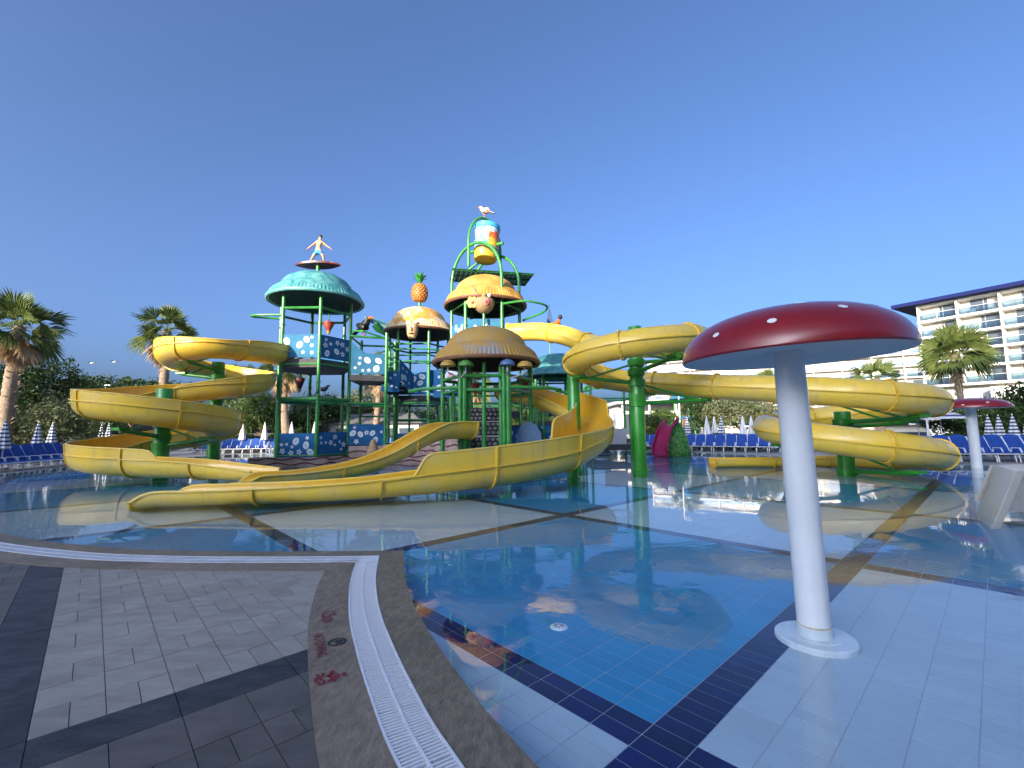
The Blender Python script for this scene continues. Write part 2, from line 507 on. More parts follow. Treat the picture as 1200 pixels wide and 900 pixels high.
def water_mat():
    m = bpy.data.materials.new('pool_water')
    m.use_nodes = True
    t = m.node_tree
    N, Lk = t.nodes, t.links
    N.remove(N['Principled BSDF'])
    tr = N.new('ShaderNodeBsdfTransparent')
    tr.inputs[0].default_value = (0.95, 0.985, 0.995, 1)
    gl = N.new('ShaderNodeBsdfGlossy')
    gl.inputs['Roughness'].default_value = 0.015
    fr = N.new('ShaderNodeFresnel')
    fr.inputs[0].default_value = 1.333
    mx = N.new('ShaderNodeMixShader')
    tc = N.new('ShaderNodeTexCoord')
    big = N.new('ShaderNodeTexNoise')          # where the breeze ruffles the surface
    big.inputs['Scale'].default_value = 0.17
    big.inputs['Detail'].default_value = 2
    ramp = N.new('ShaderNodeValToRGB')
    ramp.color_ramp.elements[0].position = 0.42
    ramp.color_ramp.elements[1].position = 0.68
    ramp.color_ramp.elements[0].color = (0.06, 0.06, 0.06, 1)
    a = N.new('ShaderNodeTexNoise')
    a.inputs['Scale'].default_value = 3.2
    a.inputs['Detail'].default_value = 3
    a.inputs['Distortion'].default_value = 0.6
    b = N.new('ShaderNodeTexNoise')
    b.inputs['Scale'].default_value = 0.9
    b.inputs['Detail'].default_value = 2
    for n in (big, a, b): Lk.new(tc.outputs['Object'], n.inputs['Vector'])
    Lk.new(big.outputs['Fac'], ramp.inputs[0])
    mul = N.new('ShaderNodeMath'); mul.operation = 'MULTIPLY'
    Lk.new(a.outputs['Fac'], mul.inputs[0]); Lk.new(ramp.outputs[0], mul.inputs[1])
    m2 = N.new('ShaderNodeMath'); m2.operation = 'MULTIPLY_ADD'
    Lk.new(b.outputs['Fac'], m2.inputs[0]); m2.inputs[1].default_value = 0.22; Lk.new(mul.outputs[0], m2.inputs[2])
    bp = N.new('ShaderNodeBump')
    bp.inputs['Strength'].default_value = 1.0
    bp.inputs['Distance'].default_value = 0.005
    Lk.new(m2.outputs[0], bp.inputs['Height'])
    for n in (gl, fr): Lk.new(bp.outputs[0], n.inputs['Normal'])
    geo = N.new('ShaderNodeNewGeometry')          # seen from below, light leaves as freely as it entered
    bf = N.new('ShaderNodeMix')
    bf.inputs['B'].default_value = 0.04
    Lk.new(geo.outputs['Backfacing'], bf.inputs['Factor']); Lk.new(fr.outputs[0], bf.inputs['A'])
    Lk.new(bf.outputs['Result'], mx.inputs[0]); Lk.new(tr.outputs[0], mx.inputs[1]); Lk.new(gl.outputs[0], mx.inputs[2])
    Lk.new(mx.outputs[0], N['Material Output'].inputs[0])
    return m


MAT['water'] = water_mat()
# ================================================================ pool, deck, paving
TH = R(47.0)
CT, ST = math.cos(TH), math.sin(TH)


def P(a, b, z=0.0):
    """pool-tile grid (a across, b along) to world"""
    return Vector((a * CT + b * ST, -a * ST + b * CT, z))


def AB(x, y):
    return x * CT - y * ST, x * ST + y * CT


arc1 = [(1.3, -6), (1.22, -3.5), (1.08, -1.6), (0.82, -0.2), (0.5, 0.75), (0.12, 1.45), (-0.2, 1.98), (-0.41, 2.32), (-0.57, 2.58), (-0.755, 2.93), (-0.98, 3.38),
        (-1.265, 4.0), (-1.485, 4.58), (-1.68, 5.2), (-1.84, 5.84)]
arc2 = [(-1.84, 5.84), (-2.6, 5.84), (-3.33, 5.86), (-4.5, 5.94), (-5.95, 6.2), (-8.15, 6.98), (-11, 8.5), (-14.5, 11.4), (-18.5, 14.8), (-21.8, 18.2)]
G1 = [Vector(p[:2]) for p in spline([(*p, 0) for p in arc1], 0.03)]
G2 = [Vector(p[:2]) for p in spline([(*p, 0) for p in arc2], 0.12)]
G = G1 + G2[1:]
CORNER = len(G1) - 1


def offs(d, line=None):
    """offset to the right of travel (towards the pool) with mitred corners"""
    line = line or G
    out = []
    for i, p in enumerate(line):
        t0 = (line[i] - line[max(i - 1, 0)]) if i else (line[1] - line[0])
        t1 = (line[min(i + 1, len(line) - 1)] - line[i]) if i < len(line) - 1 else t0
        t0 = t0.normalized(); t1 = t1.normalized()
        n0, n1 = Vector((t0.y, -t0.x)), Vector((t1.y, -t1.x))
        n = (n0 + n1).normalized()
        out.append(p + n * (d / max(0.3, n.dot(n0))))
    return out


edge = offs(0.44)                                    # pool edge of the coping
rest = [(-22.6, 23.5), (-23, 30), (-21, 34.5), (-12, 36.5), (0, 37), (7, 35), (12.3, 30.3), (15.2, 25), (17.3, 18.9), (20, 18.0), (27, 16.6), (27, -6)]
outline = [tuple(p) for p in edge[::3]] + [tuple(edge[-1])] + rest
cn = edge[CORNER]
outline = [tuple(p) for p in edge[:CORNER:3]] + [tuple(cn)] + [tuple(p) for p in edge[CORNER + 1::3]] + rest


def fill_between(name, outer, holes, z, m):
    bm = bmesh.new()
    es = []
    for loop in [outer] + holes:
        vs = [bm.verts.new((p[0], p[1], z)) for p in loop]
        es += [bm.edges.new((vs[i], vs[(i + 1) % len(vs)])) for i in range(len(vs))]
    bmesh.ops.triangle_fill(bm, use_beauty=True, use_dissolve=False, edges=es)
    bmesh.ops.recalc_face_normals(bm, faces=bm.faces)
    if sum(f.normal.z for f in bm.faces) < 0: bmesh.ops.reverse_faces(bm, faces=bm.faces)
    me = bpy.data.meshes.new(name)
    bm.to_mesh(me); bm.free()
    me.materials.append(m)
    o = bpy.data.objects.new(name, me)
    col.objects.link(o)
    WORLD[o] = Vector((0, 0, 0))
    return o


MB().add([(-3000, -3000, -0.6), (3000, -3000, -0.6), (3000, 3000, -0.6), (-3000, 3000, -0.6)], [(0, 1, 2, 3)]).build('ground', MAT['earth'])['kind'] = 'structure'
deck = fill_between('pool_deck', [(-40, -14), (42, -14), (42, 52), (-40, 52)], [outline], 0.008, MAT['deck'])
deck['kind'] = 'structure'
water = fill_between('water', outline, [], 0.0, MAT['water'])
water['kind'] = 'structure'
m = MB()
n = len(outline)
m.add([(p[0], p[1], 0.0075) for p in outline] + [(p[0], p[1], -0.3) for p in outline], [(i, (i + 1) % n, n + (i + 1) % n, n + i) for i in range(n)])
m.build('pool_wall', MAT['pale'])['kind'] = 'structure'

# pool floor: the grout bed, tiles one by one near the camera, cells and bands farther off
FLOOR = -0.12
floor = MB().add([P(-34, -14, FLOOR - 0.0018), P(22, -14, FLOOR - 0.0018), P(22, 48, FLOOR - 0.0018), P(-34, 48, FLOOR - 0.0018)], [(0, 1, 2, 3)]).build('pool_floor', MAT['grout'])
floor['kind'] = 'structure'
PA, PB, A0, B0, CELL_I, CELL_J = 0.2645, 0.1325, -1.525, 2.275, 18, 36


def tile_kind(i, j):
    if i % CELL_I == 0 or j % CELL_J in (0, 1): return 'navy'
    return 'mid' if ((i // CELL_I) + (j // CELL_J)) % 2 else 'pale'


near, far = {'navy': [], 'mid': [], 'pale': []}, {'navy': MB(), 'mid': MB(), 'pale': MB()}
inv = cam.matrix_world.inverted()


def inside_pool(x, y):
    best = min(range(0, len(G), 4), key=lambda k: (G[k].x - x) ** 2 + (G[k].y - y) ** 2)
    k = min(max(best, 1), len(G) - 2)
    t = (G[k + 1] - G[k - 1]).normalized()
    return (Vector((x, y)) - G[k]).dot(Vector((t.y, -t.x)))


built = set()
for i in range(-40, 42):
    for j in range(-24, 64):
        c = P(A0 + (i + 0.5) * PA, B0 + (j + 0.5) * PB, FLOOR)
        if c.y < 1.2 or c.y > 9.5 or abs(c.x) > c.y * 1.25 + 0.4: continue
        if c.x < 2 and c.y < 7.5 and inside_pool(c.x, c.y) < 0.3: continue
        v = inv @ c
        px, py = 600 + F_PX * v.x / -v.z, 450 - F_PX * v.y / -v.z
        near[tile_kind(i, j)].append((v.length if (-20 < px < 1220 and py < 915) else 99, i, j, c))
        built.add((i, j))
tile_mesh = {}
for kd, nm in (('navy', 'navy_tile'), ('mid', 'azure_tile'), ('pale', 'pale_tile')):
    near[kd].sort(key=lambda t: t[0])
    tm = MB()
    tm.prism([P(x, y)[:2] for x, y in ((-PA / 2 + .0032, -PB / 2 + .003), (PA / 2 - .0032, -PB / 2 + .003), (PA / 2 - .0032, PB / 2 - .003), (-PA / 2 + .0032, PB / 2 - .003))], -0.005, 0.0)
    src = None
    for q, (dist, i, j, c) in enumerate(near[kd]):
        if q < 300 and dist < 90:
            tilt = Matrix.Rotation(random.uniform(-.004, .004), 4, 'X') @ Matrix.Rotation(random.uniform(-.004, .004), 4, 'Y')
            if src is None:
                o = tm.build(nm, MAT[kd], floor)
                o.location = c
                src = o.data
            else:
                same_mesh(nm, src, floor, Matrix.Translation(c) @ tilt)
        else:
            far[kd].prism([(c + P(x, y))[:2] for x, y in ((-PA / 2 + .0032, -PB / 2 + .003), (PA / 2 - .0032, -PB / 2 + .003), (PA / 2 - .0032, PB / 2 - .003), (-PA / 2 + .0032, PB / 2 - .003))], FLOOR - 0.005, FLOOR)
# beyond about nine metres: whole rows of tiles in one piece
cells = {'navy': MB(), 'mid': MB(), 'pale': MB()}
for i in range(-110, 80):
    j = -90
    while j < 330:
        k = tile_kind(i, j)
        j2 = j
        while j2 < 330 and tile_kind(i, j2) == k and (i, j2) not in built and j2 - j < 12: j2 += 1
        if j2 == j:
            j += 1
            continue
        c0, c1 = A0 + i * PA + .002, A0 + (i + 1) * PA - .002
        far[k].add([P(c0, B0 + j * PB + .002, FLOOR - .001), P(c1, B0 + j * PB + .002, FLOOR - .001), P(c1, B0 + j2 * PB - .002, FLOOR - .001), P(c0, B0 + j2 * PB - .002, FLOOR - .001)], [(0, 1, 2, 3)])
        j = j2
for k, nm in (('navy', 'navy_tiling'), ('mid', 'azure_tiling'), ('pale', 'pale_tiling')):
    far[k].build(nm, MAT[k], floor)['kind'] = 'stuff'


# ---- borders: stone strip, drain grate, coping
def strip_slabs(name, d0, d1, z0, z1, length, m, parent, line_idx, thick=0.02):
    a, b = offs(d0), offs(d1)
    lo, hi = line_idx
    k = lo
    while k < hi:
        s, e = 0.0, k
        while e < hi and s < length:
            s += (G[e + 1] - G[e]).length
            e += 1
        n = max(2, min(8, e - k))
        idx = sorted(set([k + round((e - k) * q / n) for q in range(n + 1)]))
        mb = MB()
        A = [a[q] for q in idx]; B = [b[q] for q in idx]
        gap = 0.002
        nn = len(idx)
        vs = [(p.x, p.y, z0) for p in A] + [(p.x, p.y, z1) for p in B] + [(p.x, p.y, z0 - thick) for p in A] + [(p.x, p.y, z1 - thick) for p in B]
        fs = []
        for q in range(nn - 1):
            fs += [(q, nn + q, nn + q + 1, q + 1), (2 * nn + q, q, q + 1, 2 * nn + q + 1), (nn + q, 3 * nn + q, 3 * nn + q + 1, nn + q + 1)]
        fs += [(0, 2 * nn, 3 * nn, nn), (nn - 1, 2 * nn - 1, 4 * nn - 1, 3 * nn - 1)]
        mid = sum((Vector(v) for v in vs), Vector()) / len(vs)
        vs = [mid + (Vector(v) - mid) * (1 - gap) for v in vs]
        mb.add(vs, fs)
        mb.build(name, m, parent)
        k = e


nearIdx = min(range(CORNER), key=lambda q: abs(G[q].y - 0.6))
strip_slabs('border_stone', -0.45, -0.135, 0.027, 0.025, 0.62, MAT['border'], deck, (nearIdx, CORNER))
strip_slabs('border_stone', -0.45, -0.135, 0.027, 0.025, 0.62, MAT['border'], deck, (CORNER, len(G) - 1))
strip_slabs('coping_stone', 0.135, 0.44, 0.022, 0.013, 0.62, MAT['coping'], deck, (nearIdx, CORNER))
strip_slabs('coping_stone', 0.135, 0.44, 0.018, 0.012, 0.62, MAT['coping'], deck, (CORNER, len(G) - 1))
grate = thing('drain_grate', 'white slatted overflow grate curving round the pool corner beside the stone border', 'grate', (-1.84, 5.84, 0.0))
ch = MB()
L_, R_ = offs(-0.14), offs(0.14)
nn = len(G)
ch.add([(p.x, p.y, 0.0115) for p in L_] + [(p.x, p.y, 0.0115) for p in R_], [(q, nn + q, nn + q + 1, q + 1) for q in range(nn - 1)])
ch.build('channel', MAT['channel'], grate)
for d in (-0.125, 0.0, 0.125):
    rl = MB()
    a, b = offs(d - 0.007), offs(d + 0.007)
    rl.add([(p.x, p.y, 0.0285) for p in a] + [(p.x, p.y, 0.0285) for p in b] + [(p.x, p.y, 0.013) for p in a] + [(p.x, p.y, 0.013) for p in b],
           sum([[(q, nn + q, nn + q + 1, q + 1), (2 * nn + q, q, q + 1, 2 * nn + q + 1), (nn + q, 3 * nn + q, 3 * nn + q + 1, nn + q + 1)] for q in range(nn - 1)], []))
    rl.build('rail', MAT['grate'], grate)
sl = MB().box((0, 0, 0), (0.245, 0.0135, 0.012))
slat_me = None
rest_slats = MB()
acc, q = 0.0, nearIdx
dist_next = 0.0
count = 0
LA = [0.0]
for k in range(1, len(G)): LA.append(LA[-1] + (G[k] - G[k - 1]).length)
s = LA[nearIdx]
while s < LA[-1] - 0.05:
    while LA[q + 1] < s: q += 1
    f = (s - LA[q]) / max(1e-6, LA[q + 1] - LA[q])
    p = G[q].lerp(G[q + 1], f)
    t = (G[q + 1] - G[q]).normalized()
    rz = math.atan2(t.y, t.x) - math.pi / 2
    section = int((s - LA[nearIdx]) / 0.5)
    if abs(LA[CORNER] - s) > 0.10 and LA[-1] - s > 0.2:
        if s < LA[CORNER] and p.y > 1.5:
            M4 = Matrix.Translation(Vector((p.x, p.y, 0.021 + random.uniform(-.0006, .0006))) - WORLD[grate]) @ Matrix.Rotation(rz, 4, 'Z')
            if slat_me is None:
                o = sl.build('slat', MAT['grate'], grate, loc=(0, 0, 0))
                slat_me = o.data
                o.matrix_local = M4
            else:
                same_mesh('slat', slat_me, grate, M4)
        else:
            rest_slats.box((p.x, p.y, 0.021), (0.245, 0.0135, 0.012), rz)
    s += 0.0265
    if int((s - LA[nearIdx]) / 0.5) != section: s += 0.006
rest_slats.build('far_slats', MAT['grate'], grate)['kind'] = 'stuff'
# corner piece where the two runs of grate meet
cm = MB()
c0, c1 = offs(-0.13)[CORNER], offs(0.13)[CORNER]
u1 = (G[CORNER] - G[CORNER - 3]).normalized(); u2 = (G[CORNER + 1] - G[CORNER]).normalized()
cm.prism([c0, c0 - u1 * 0.02, c1 - u1 * 0.20, c1, c1 + u2 * 0.20, c0 + u2 * 0.02], 0.013, 0.0272)
cm.build('corner_plate', MAT['grate'], grate)


# ---- pavers, one by one
def clip_half(poly, p, n):
    out = []
    for k in range(len(poly)):
        a, b = poly[k], poly[(k + 1) % len(poly)]
        da, db = (a - p).dot(n), (b - p).dot(n)
        if da <= 0: out.append(a)
        if (da < 0 < db) or (db < 0 < da): out.append(a.lerp(b, da / (da - db)))
    return out


paver_cache, rest_pav = {}, {}
inner = offs(-0.40)
npav = 0


def paver(a0, a1, b0, b1, kd, nm):
    g = 0.0022
    ctr = P((a0 + a1) / 2, (b0 + b1) / 2)
    outside = ctr.y < 0.4 or abs(ctr.x) > ctr.y * 1.35 + 0.6      # beyond the frame: joined
    if ctr.y < -5 or ctr.x < -18 or ctr.x > 3: return
    poly = [P(a, b).to_2d() for a, b in ((a0 + g, b0 + g), (a1 - g, b0 + g), (a1 - g, b1 - g), (a0 + g, b1 - g))]
    sd = max(inside_pool(p.x, p.y) for p in poly)
    clipped = False
    if sd > -0.40:
        for _ in range(3):
            for ptest in list(poly):
                if not poly: break
                k = min(range(0, len(G), 2), key=lambda q: (inner[q] - ptest).length_squared)
                k = min(max(k, 1), len(G) - 2)
                if abs(k - CORNER) < 6: k = CORNER - 8 if abs(ptest.x - G[CORNER].x) < 0.3 and ptest.y < 5.4 else CORNER + 4
                t = (G[k + 1] - G[k - 1]).normalized()
                nrm = Vector((t.y, -t.x))
                if (ptest - inner[k]).dot(nrm) > 0.004:
                    poly = clip_half(poly, inner[k], nrm)
                    clipped = True
        if len(poly) < 3: return
        area = abs(sum(poly[k].x * poly[k - 1].y - poly[k - 1].x * poly[k].y for k in range(len(poly)))) / 2
        if area < 0.0015: return
        if max(inside_pool(p.x, p.y) for p in poly) > -0.2: return
    if outside:
        rest_pav.setdefault(kd, MB()).prism(poly, 0.0, 0.02)
        return
    key = (kd, round(a1 - a0, 3), round(b1 - b0, 3))
    dz = random.uniform(-0.0008, 0.0008)
    tilt = Matrix.Rotation(random.uniform(-.0018, .0018), 4, 'X') @ Matrix.Rotation(random.uniform(-.0018, .0018), 4, 'Y')
    if clipped:
        MB().prism(poly[::-1] if False else poly, 0.0, 0.02 + dz).build(nm, MAT[kd], deck)
    elif key in paver_cache:
        same_mesh(nm, paver_cache[key], deck, Matrix.Translation((ctr.x, ctr.y, dz)) @ tilt)
    else:
        o = MB().prism([p - ctr.to_2d() for p in poly], 0.0, 0.02).build(nm, MAT[kd], deck)
        o.location = (ctr.x, ctr.y, dz)
        paver_cache[key] = o.data


SB, SA = 0.314, 0.635
bl, bh = -0.465, -0.155            # dark band along a
al, ah = -3.61, -3.29              # dark band along b
for s_ in range(-40, 14):
    b0 = bh + s_ * SB if s_ >= 0 else bl + (s_ + 1) * SB - SB
    b1 = b0 + SB
    if s_ < 0: b0, b1 = bl + s_ * SB + SB - SB, bl + (s_ + 1) * SB
    dark_side = s_ < 0
    # far field, counted away from the dark band
    for r_ in range(0, 32):
        a1 = al - r_ * SA
        kd, nm = ('paver_br', 'brown_paver') if dark_side else ('paver', 'grey_paver')
        bm_ = (b0 + b1) / 2
        paver(a1 - SA / 2, a1, b0, bm_, kd, nm); paver(a1 - SA / 2, a1, bm_, b1, kd, nm)
        paver(a1 - SA, a1 - SA / 2, b0, b1, kd, nm)
    for r_ in range(0, 14):
        a0 = ah + r_ * SA
        bm_ = (b0 + b1) / 2
        paver(a0, a0 + SA * .6, b0, b1, 'paver_br', 'brown_paver')
        paver(a0 + SA * .6, a0 + SA, b0, bm_, 'paver_br', 'brown_paver'); paver(a0 + SA * .6, a0 + SA, bm_, b1, 'paver_br', 'brown_paver')
    if s_ % 2 == 0: paver(al, ah, b0, b1 + (SB if s_ != -2 else SB), 'paver_dk', 'dark_paver')
for r_ in range(0, 24):
    paver(al - (r_ + 1) * 2 * SB, al - r_ * 2 * SB, bl, bh, 'paver_dk', 'dark_paver')
paver(al, ah, bl, bh, 'paver_dk', 'dark_paver')
for kd, mb_ in rest_pav.items():
    mb_.build({'paver': 'grey_paving', 'paver_br': 'brown_paving', 'paver_dk': 'dark_paving'}[kd], MAT[kd], deck)['kind'] = 'stuff'
bed_poly = [tuple(p) for p in offs(-0.2)[nearIdx:CORNER:3]] + [tuple(offs(-0.2)[CORNER])] + [tuple(p) for p in offs(-0.2)[CORNER + 2::3]] + [(-24, -4), (0.2, -4)]
bed = fill_between('paving_bed', bed_poly, [], 0.0102, MAT['bed'])
bed['kind'] = 'structure'


# ---- stencilled warning on the stone border
def text_mesh(name, txt, size, origin, right, up, m, parent, bold=0.0, sx=1.0):
    cu = bpy.data.curves.new(name, 'FONT')
    cu.body = txt
    cu.size = size
    cu.offset = bold
    o = bpy.data.objects.new('tmp_text', cu)
    col.objects.link(o)
    dg = bpy.context.evaluated_depsgraph_get()
    me = bpy.data.meshes.new_from_object(o.evaluated_get(dg))
    bpy.data.objects.remove(o)
    r_, u_ = Vector((*right, 0)).normalized(), Vector((*up, 0)).normalized()
    for v in me.vertices:
        v.co = Vector(origin) + r_ * (v.co.x * sx) + u_ * v.co.y - WORLD[parent]
    me.materials.clear()
    me.materials.append(m)
    t = bpy.data.objects.new(name, me)
    col.objects.link(t)
    t.parent = parent
    KIDS.setdefault(parent, []).append(t)
    WORLD[t] = WORLD[parent]
    return t


tz = 0.0305
pA, pB = gnd(384, 719, tz), gnd(380.5, 737, tz)
rd = (gnd(375, 772, tz) - gnd(370, 743, tz)).to_2d().normalized()
upv = Vector((-rd.y, rd.x))
if upv.x < 0: upv = -upv
sign = thing('painted_warning', 'red stencilled depth and no diving warning on the stone border beside the grate', 'sign', (pA.x, pA.y, tz))
text_mesh('depth_text', '125cm', 0.165, gnd(376, 717, tz), rd, upv, MAT['red_ink'], sign, 0.0008, 0.6)
text_mesh('warning_text', 'NO DIVING', 0.098, gnd(367.5, 743.5, tz), rd, upv, MAT['red_ink'], sign, 0.0008, 0.8)


def flat(name, polys, m, parent, z):
    mb = MB()
    for pl in polys:
        mb.add([(p[0], p[1], z) for p in pl], [tuple(range(len(pl)))])
    return mb.build(name, m, parent)


cc = gnd(395, 752, tz).to_2d()
rr = 0.066
ringp = []
for k in range(28):
    a0, a1 = 2 * math.pi * k / 28, 2 * math.pi * (k + 1) / 28
    f = lambda r, a: cc + Vector((math.cos(a), math.sin(a))) * r
    ringp.append([f(rr, a0), f(rr, a1), f(rr * .78, a1), f(rr * .78, a0)])
dv = (rd + upv).normalized(); dn = Vector((-dv.y, dv.x))
ringp.append([cc + dv * rr * .8 + dn * .007, cc - dv * rr * .8 + dn * .007, cc - dv * rr * .8 - dn * .007, cc + dv * rr * .8 - dn * .007])
flat('no_diving_ring', ringp, MAT['black_ink'], sign, tz)


def loc2(o, x, y): return o + rd * x + upv * y


man = [[loc2(cc, .040 * math.cos(a) * .35 - .012, .04 * math.sin(a) * .35 + .028) for a in [2 * math.pi * k / 10 for k in range(10)]],
       [loc2(cc, -.03, .01), loc2(cc, .012, .022), loc2(cc, .045, -.012), loc2(cc, .036, -.022), loc2(cc, .004, .002), loc2(cc, -.03, -.006)]]
flat('diver_pictogram', man, MAT['black_ink'], sign, tz + .001)
sw = gnd(386, 793, tz).to_2d()
pics = []
for off, ph in ((-.075, 0), (-.045, .6)):
    for k in range(10):
        x0, x1 = -.075 + .015 * k, -.06 + .015 * k
        y0, y1 = off + .011 * math.sin(k * .9 + ph), off + .011 * math.sin((k + 1) * .9 + ph)
        pics.append([loc2(sw, x0, y0 - .009), loc2(sw, x1, y1 - .009), loc2(sw, x1, y1 + .009), loc2(sw, x0, y0 + .009)])
for cx_, cy_, r_ in ((-.05, .022, .019), (.012, .045, .02), (.05, .02, .018), (.01, .09, .017), (-.02, .005, .016)):
    pics.append([loc2(sw, cx_ + r_ * 1.4 * math.cos(a), cy_ + r_ * math.sin(a)) for a in [2 * math.pi * k / 12 for k in range(12)]])
pics.append([loc2(sw, -.03, -.01), loc2(sw, .02, .03), loc2(sw, .06, -.005), loc2(sw, .05, -.02), loc2(sw, .02, .008), loc2(sw, -.02, -.026)])
flat('swimmer_pictogram', pics, MAT['red_ink'], sign, tz)

# ---- mushroom fountains


def mushroom(p, z_rim, cap_r, pole_r, lean, label, cap_h=0.42, dots=None, disc=True):
    root = thing('mushroom_fountain', label, 'mushroom fountain', (p[0], p[1], FLOOR))
    o = Vector((p[0], p[1], FLOOR))
    M = Matrix.Rotation(lean[1], 3, 'Y') @ Matrix.Rotation(lean[0], 3, 'X')
    T = lambda v: o + M @ Vector(v)
    h = z_rim - FLOOR
    body = MB()
    body.tube([T((0, 0, 0.0)), T((0, 0, 0.13))], pole_r * 1.03, 32)
    body.build('pole_collar', MAT['flange'], root, True)
    body = MB()
    body.tube([T((0, 0, 0.125)), T((0, 0, 0.145))], pole_r * 1.012, 32)
    body.build('waterline_stain', MAT['rust'], root, True)
    body = MB()
    body.tube([T((0, 0, 0.14)), T((0, 0, h * .5)), T((0, 0, h + 0.1))], [pole_r, pole_r * 0.98, pole_r * .95], 32)
    body.build('pole', MAT['white_paint'], root, True)
    if disc:
        d = MB()
        d.lathe([(0, 0.05), (pole_r * 1.5, 0.05), (pole_r * 1.55, 0.045), (pole_r * 2.3, 0.045), (pole_r * 2.38, 0.035), (pole_r * 2.38, 0.0)], o, 40)
        d.build('base_disc', MAT['flange'], root, True)
    prof = [(cap_r * math.cos(R(t)) ** 0.8 if t < 89 else 0, cap_h * math.sin(R(t)) ** 1.0) for t in (0, 6, 14, 24, 34, 44, 54, 64, 74, 82, 90)]
    prof = [(cap_r * .985, -0.02), (cap_r, -0.005)] + prof[1:]
    cap = MB().lathe(prof, T((0, 0, h)), 64, M)
    cap.build('cap', MAT['red_cap'], root, True)
    sf = MB().lathe([(cap_r * .99, -0.018), (cap_r * .9, 0.0), (pole_r, 0.035), (0, 0.035)], T((0, 0, h)), 64, M)
    sf.build('soffit', MAT['soffit'], root, True)
    for (az, el, rx) in (dots or []):
        # a disc laid on the cap's surface
        pts, ctr = [], None

        def surf(a, t, k=1.004):
            return T((cap_r * math.cos(t) ** .8 * math.cos(a) * k, cap_r * math.cos(t) ** .8 * math.sin(a) * k, h + cap_h * math.sin(t) * k + .001))
        c = surf(az, el)
        ring = [surf(az + rx * math.cos(q) / max(.25, math.cos(el)), el + rx * 1.5 * math.sin(q)) for q in [2 * math.pi * k / 16 for k in range(16)]]
        MB().add([c] + ring, [(0, 1 + k, 1 + (k + 1) % 16) for k in range(16)]).build('white_spot', MAT['white_dot'], root, True)
    return root


mushroom((2.46, 3.86), 2.235, 0.86, 0.122, (R(0.6), R(-1.6)), 'tall mushroom fountain with red spotted cap and white pole beside the navy tile band', 0.40,
         [(R(-158), R(22), .034), (R(-128), R(27), .036), (R(-92), R(38), .036), (R(-55), R(48), .036), (R(-22), R(12), .03), (R(-110), R(58), .04), (R(150), R(30), .04), (R(90), R(35), .04), (R(30), R(35), .04)])
p2 = Vector((17.25, 16.9, 0))
mushroom((p2.x, p2.y), 2.27, 1.12, 0.16, (0, 0), 'distant mushroom fountain with red cap on a white pole in front of the loungers', 0.36,
         [(R(-110), R(25), .04), (R(-70), R(20), .045), (R(-30), R(28), .04), (R(-145), R(15), .035), (R(60), R(30), .04)])

dr = gnd(655, 735, FLOOR)
pd = thing('pool_drain', 'small round white suction drain set in the azure pool floor', 'drain', (dr.x, dr.y, FLOOR))
MB().lathe([(.0, .012), (.06, .012), (.075, .006), (.08, .0)], (dr.x, dr.y, FLOOR + .001), 24).build('cover', MAT['flange'], pd, True)
for k in range(8):
    an = 2 * math.pi * k / 8
    MB().box((dr.x + .035 * math.cos(an), dr.y + .035 * math.sin(an), FLOOR + .0135), (.03, .008, .003), an).build('slot', MAT['channel'], pd)
# ================================================================ slides
def frames(pts):
    out = []
    N = len(pts)
    for i in range(N):
        a, b = Vector(pts[max(i - 1, 0)][:3]), Vector(pts[min(i + 1, N - 1)][:3])
        t = (b - a).normalized()
        s = Vector((0, 0, 1)).cross(t).normalized()      # to the left of travel
        u = t.cross(s).normalized()
        out.append((Vector(pts[i][:3]), t, s, u))
    return out


def cum(pts):
    L = [0.0]
    for a, b in zip(pts, pts[1:]): L.append(L[-1] + math.dist(a[:3], b[:3]))
    return L


def tube_slide(root, pts, r, sect, m_out, m_rib, seam=True):
    fr = frames(pts)
    L = cum(pts)
    nS = max(1, round(L[-1] / sect))
    cuts = [min(range(len(L)), key=lambda k: abs(L[k] - L[-1] * q / nS)) for q in range(nS + 1)]
    n = 28
    for a, b in zip(cuts, cuts[1:]):
        mb = MB()
        vs, fs = [], []
        for i in range(a, b + 1):
            p, t, s, u = fr[i]
            for rad in (r, r - .03):
                for k in range(n):
                    an = 2 * math.pi * k / n
                    vs.append(p + s * (rad * math.cos(an)) + u * (rad * math.sin(an)))
        for i in range(b - a):
            for k in range(n):
                k2 = (k + 1) % n
                o, q = i * 2 * n, (i + 1) * 2 * n
                fs.append((o + k, o + k2, q + k2, q + k))
                fs.append((o + n + k2, o + n + k, q + n + k, q + n + k2))
        mb.add(vs, fs)
        sec = mb.build('tube_section', m_out, root, True)
        if seam:
            for sd_ in (1, -1):
                sm = MB()
                vs, fs = [], []
                for i in range(a, b + 1):
                    p, t, s, u = fr[i]
                    for dx, dz in ((-.02, -.018), (.045, -.018), (.045, .018), (-.02, .018)):
                        vs.append(p + s * (sd_ * (r + dx)) + u * dz)
                for i in range(b - a):
                    for k in range(4):
                        fs.append((i * 4 + k, i * 4 + (k + 1) % 4, i * 4 + 4 + (k + 1) % 4, i * 4 + 4 + k))
                sm.add(vs, fs)
                sm.build('seam_flange', m_rib, sec)
    for c in cuts:
        p, t, s, u = fr[c]
        M = Matrix((s, u, t)).transposed()
        mb = MB()
        mb.lathe([(r - .01, -.03), (r + .055, -.03), (r + .055, .03), (r - .01, .03)], p, n, M)
        rib = mb.build('joint_flange', m_rib, root, True)
        bl = MB()
        for k in range(18):
            an = 2 * math.pi * (k + .5) / 18
            d = s * math.cos(an) + u * math.sin(an)
            for sg in (-1, 1):
                bl.box(p + d * (r + .038) + t * (sg * .04), (.03, .03, .03), mat=M)
        bl.build('bolts', MAT['yellow_rib'], rib)['kind'] = 'stuff'


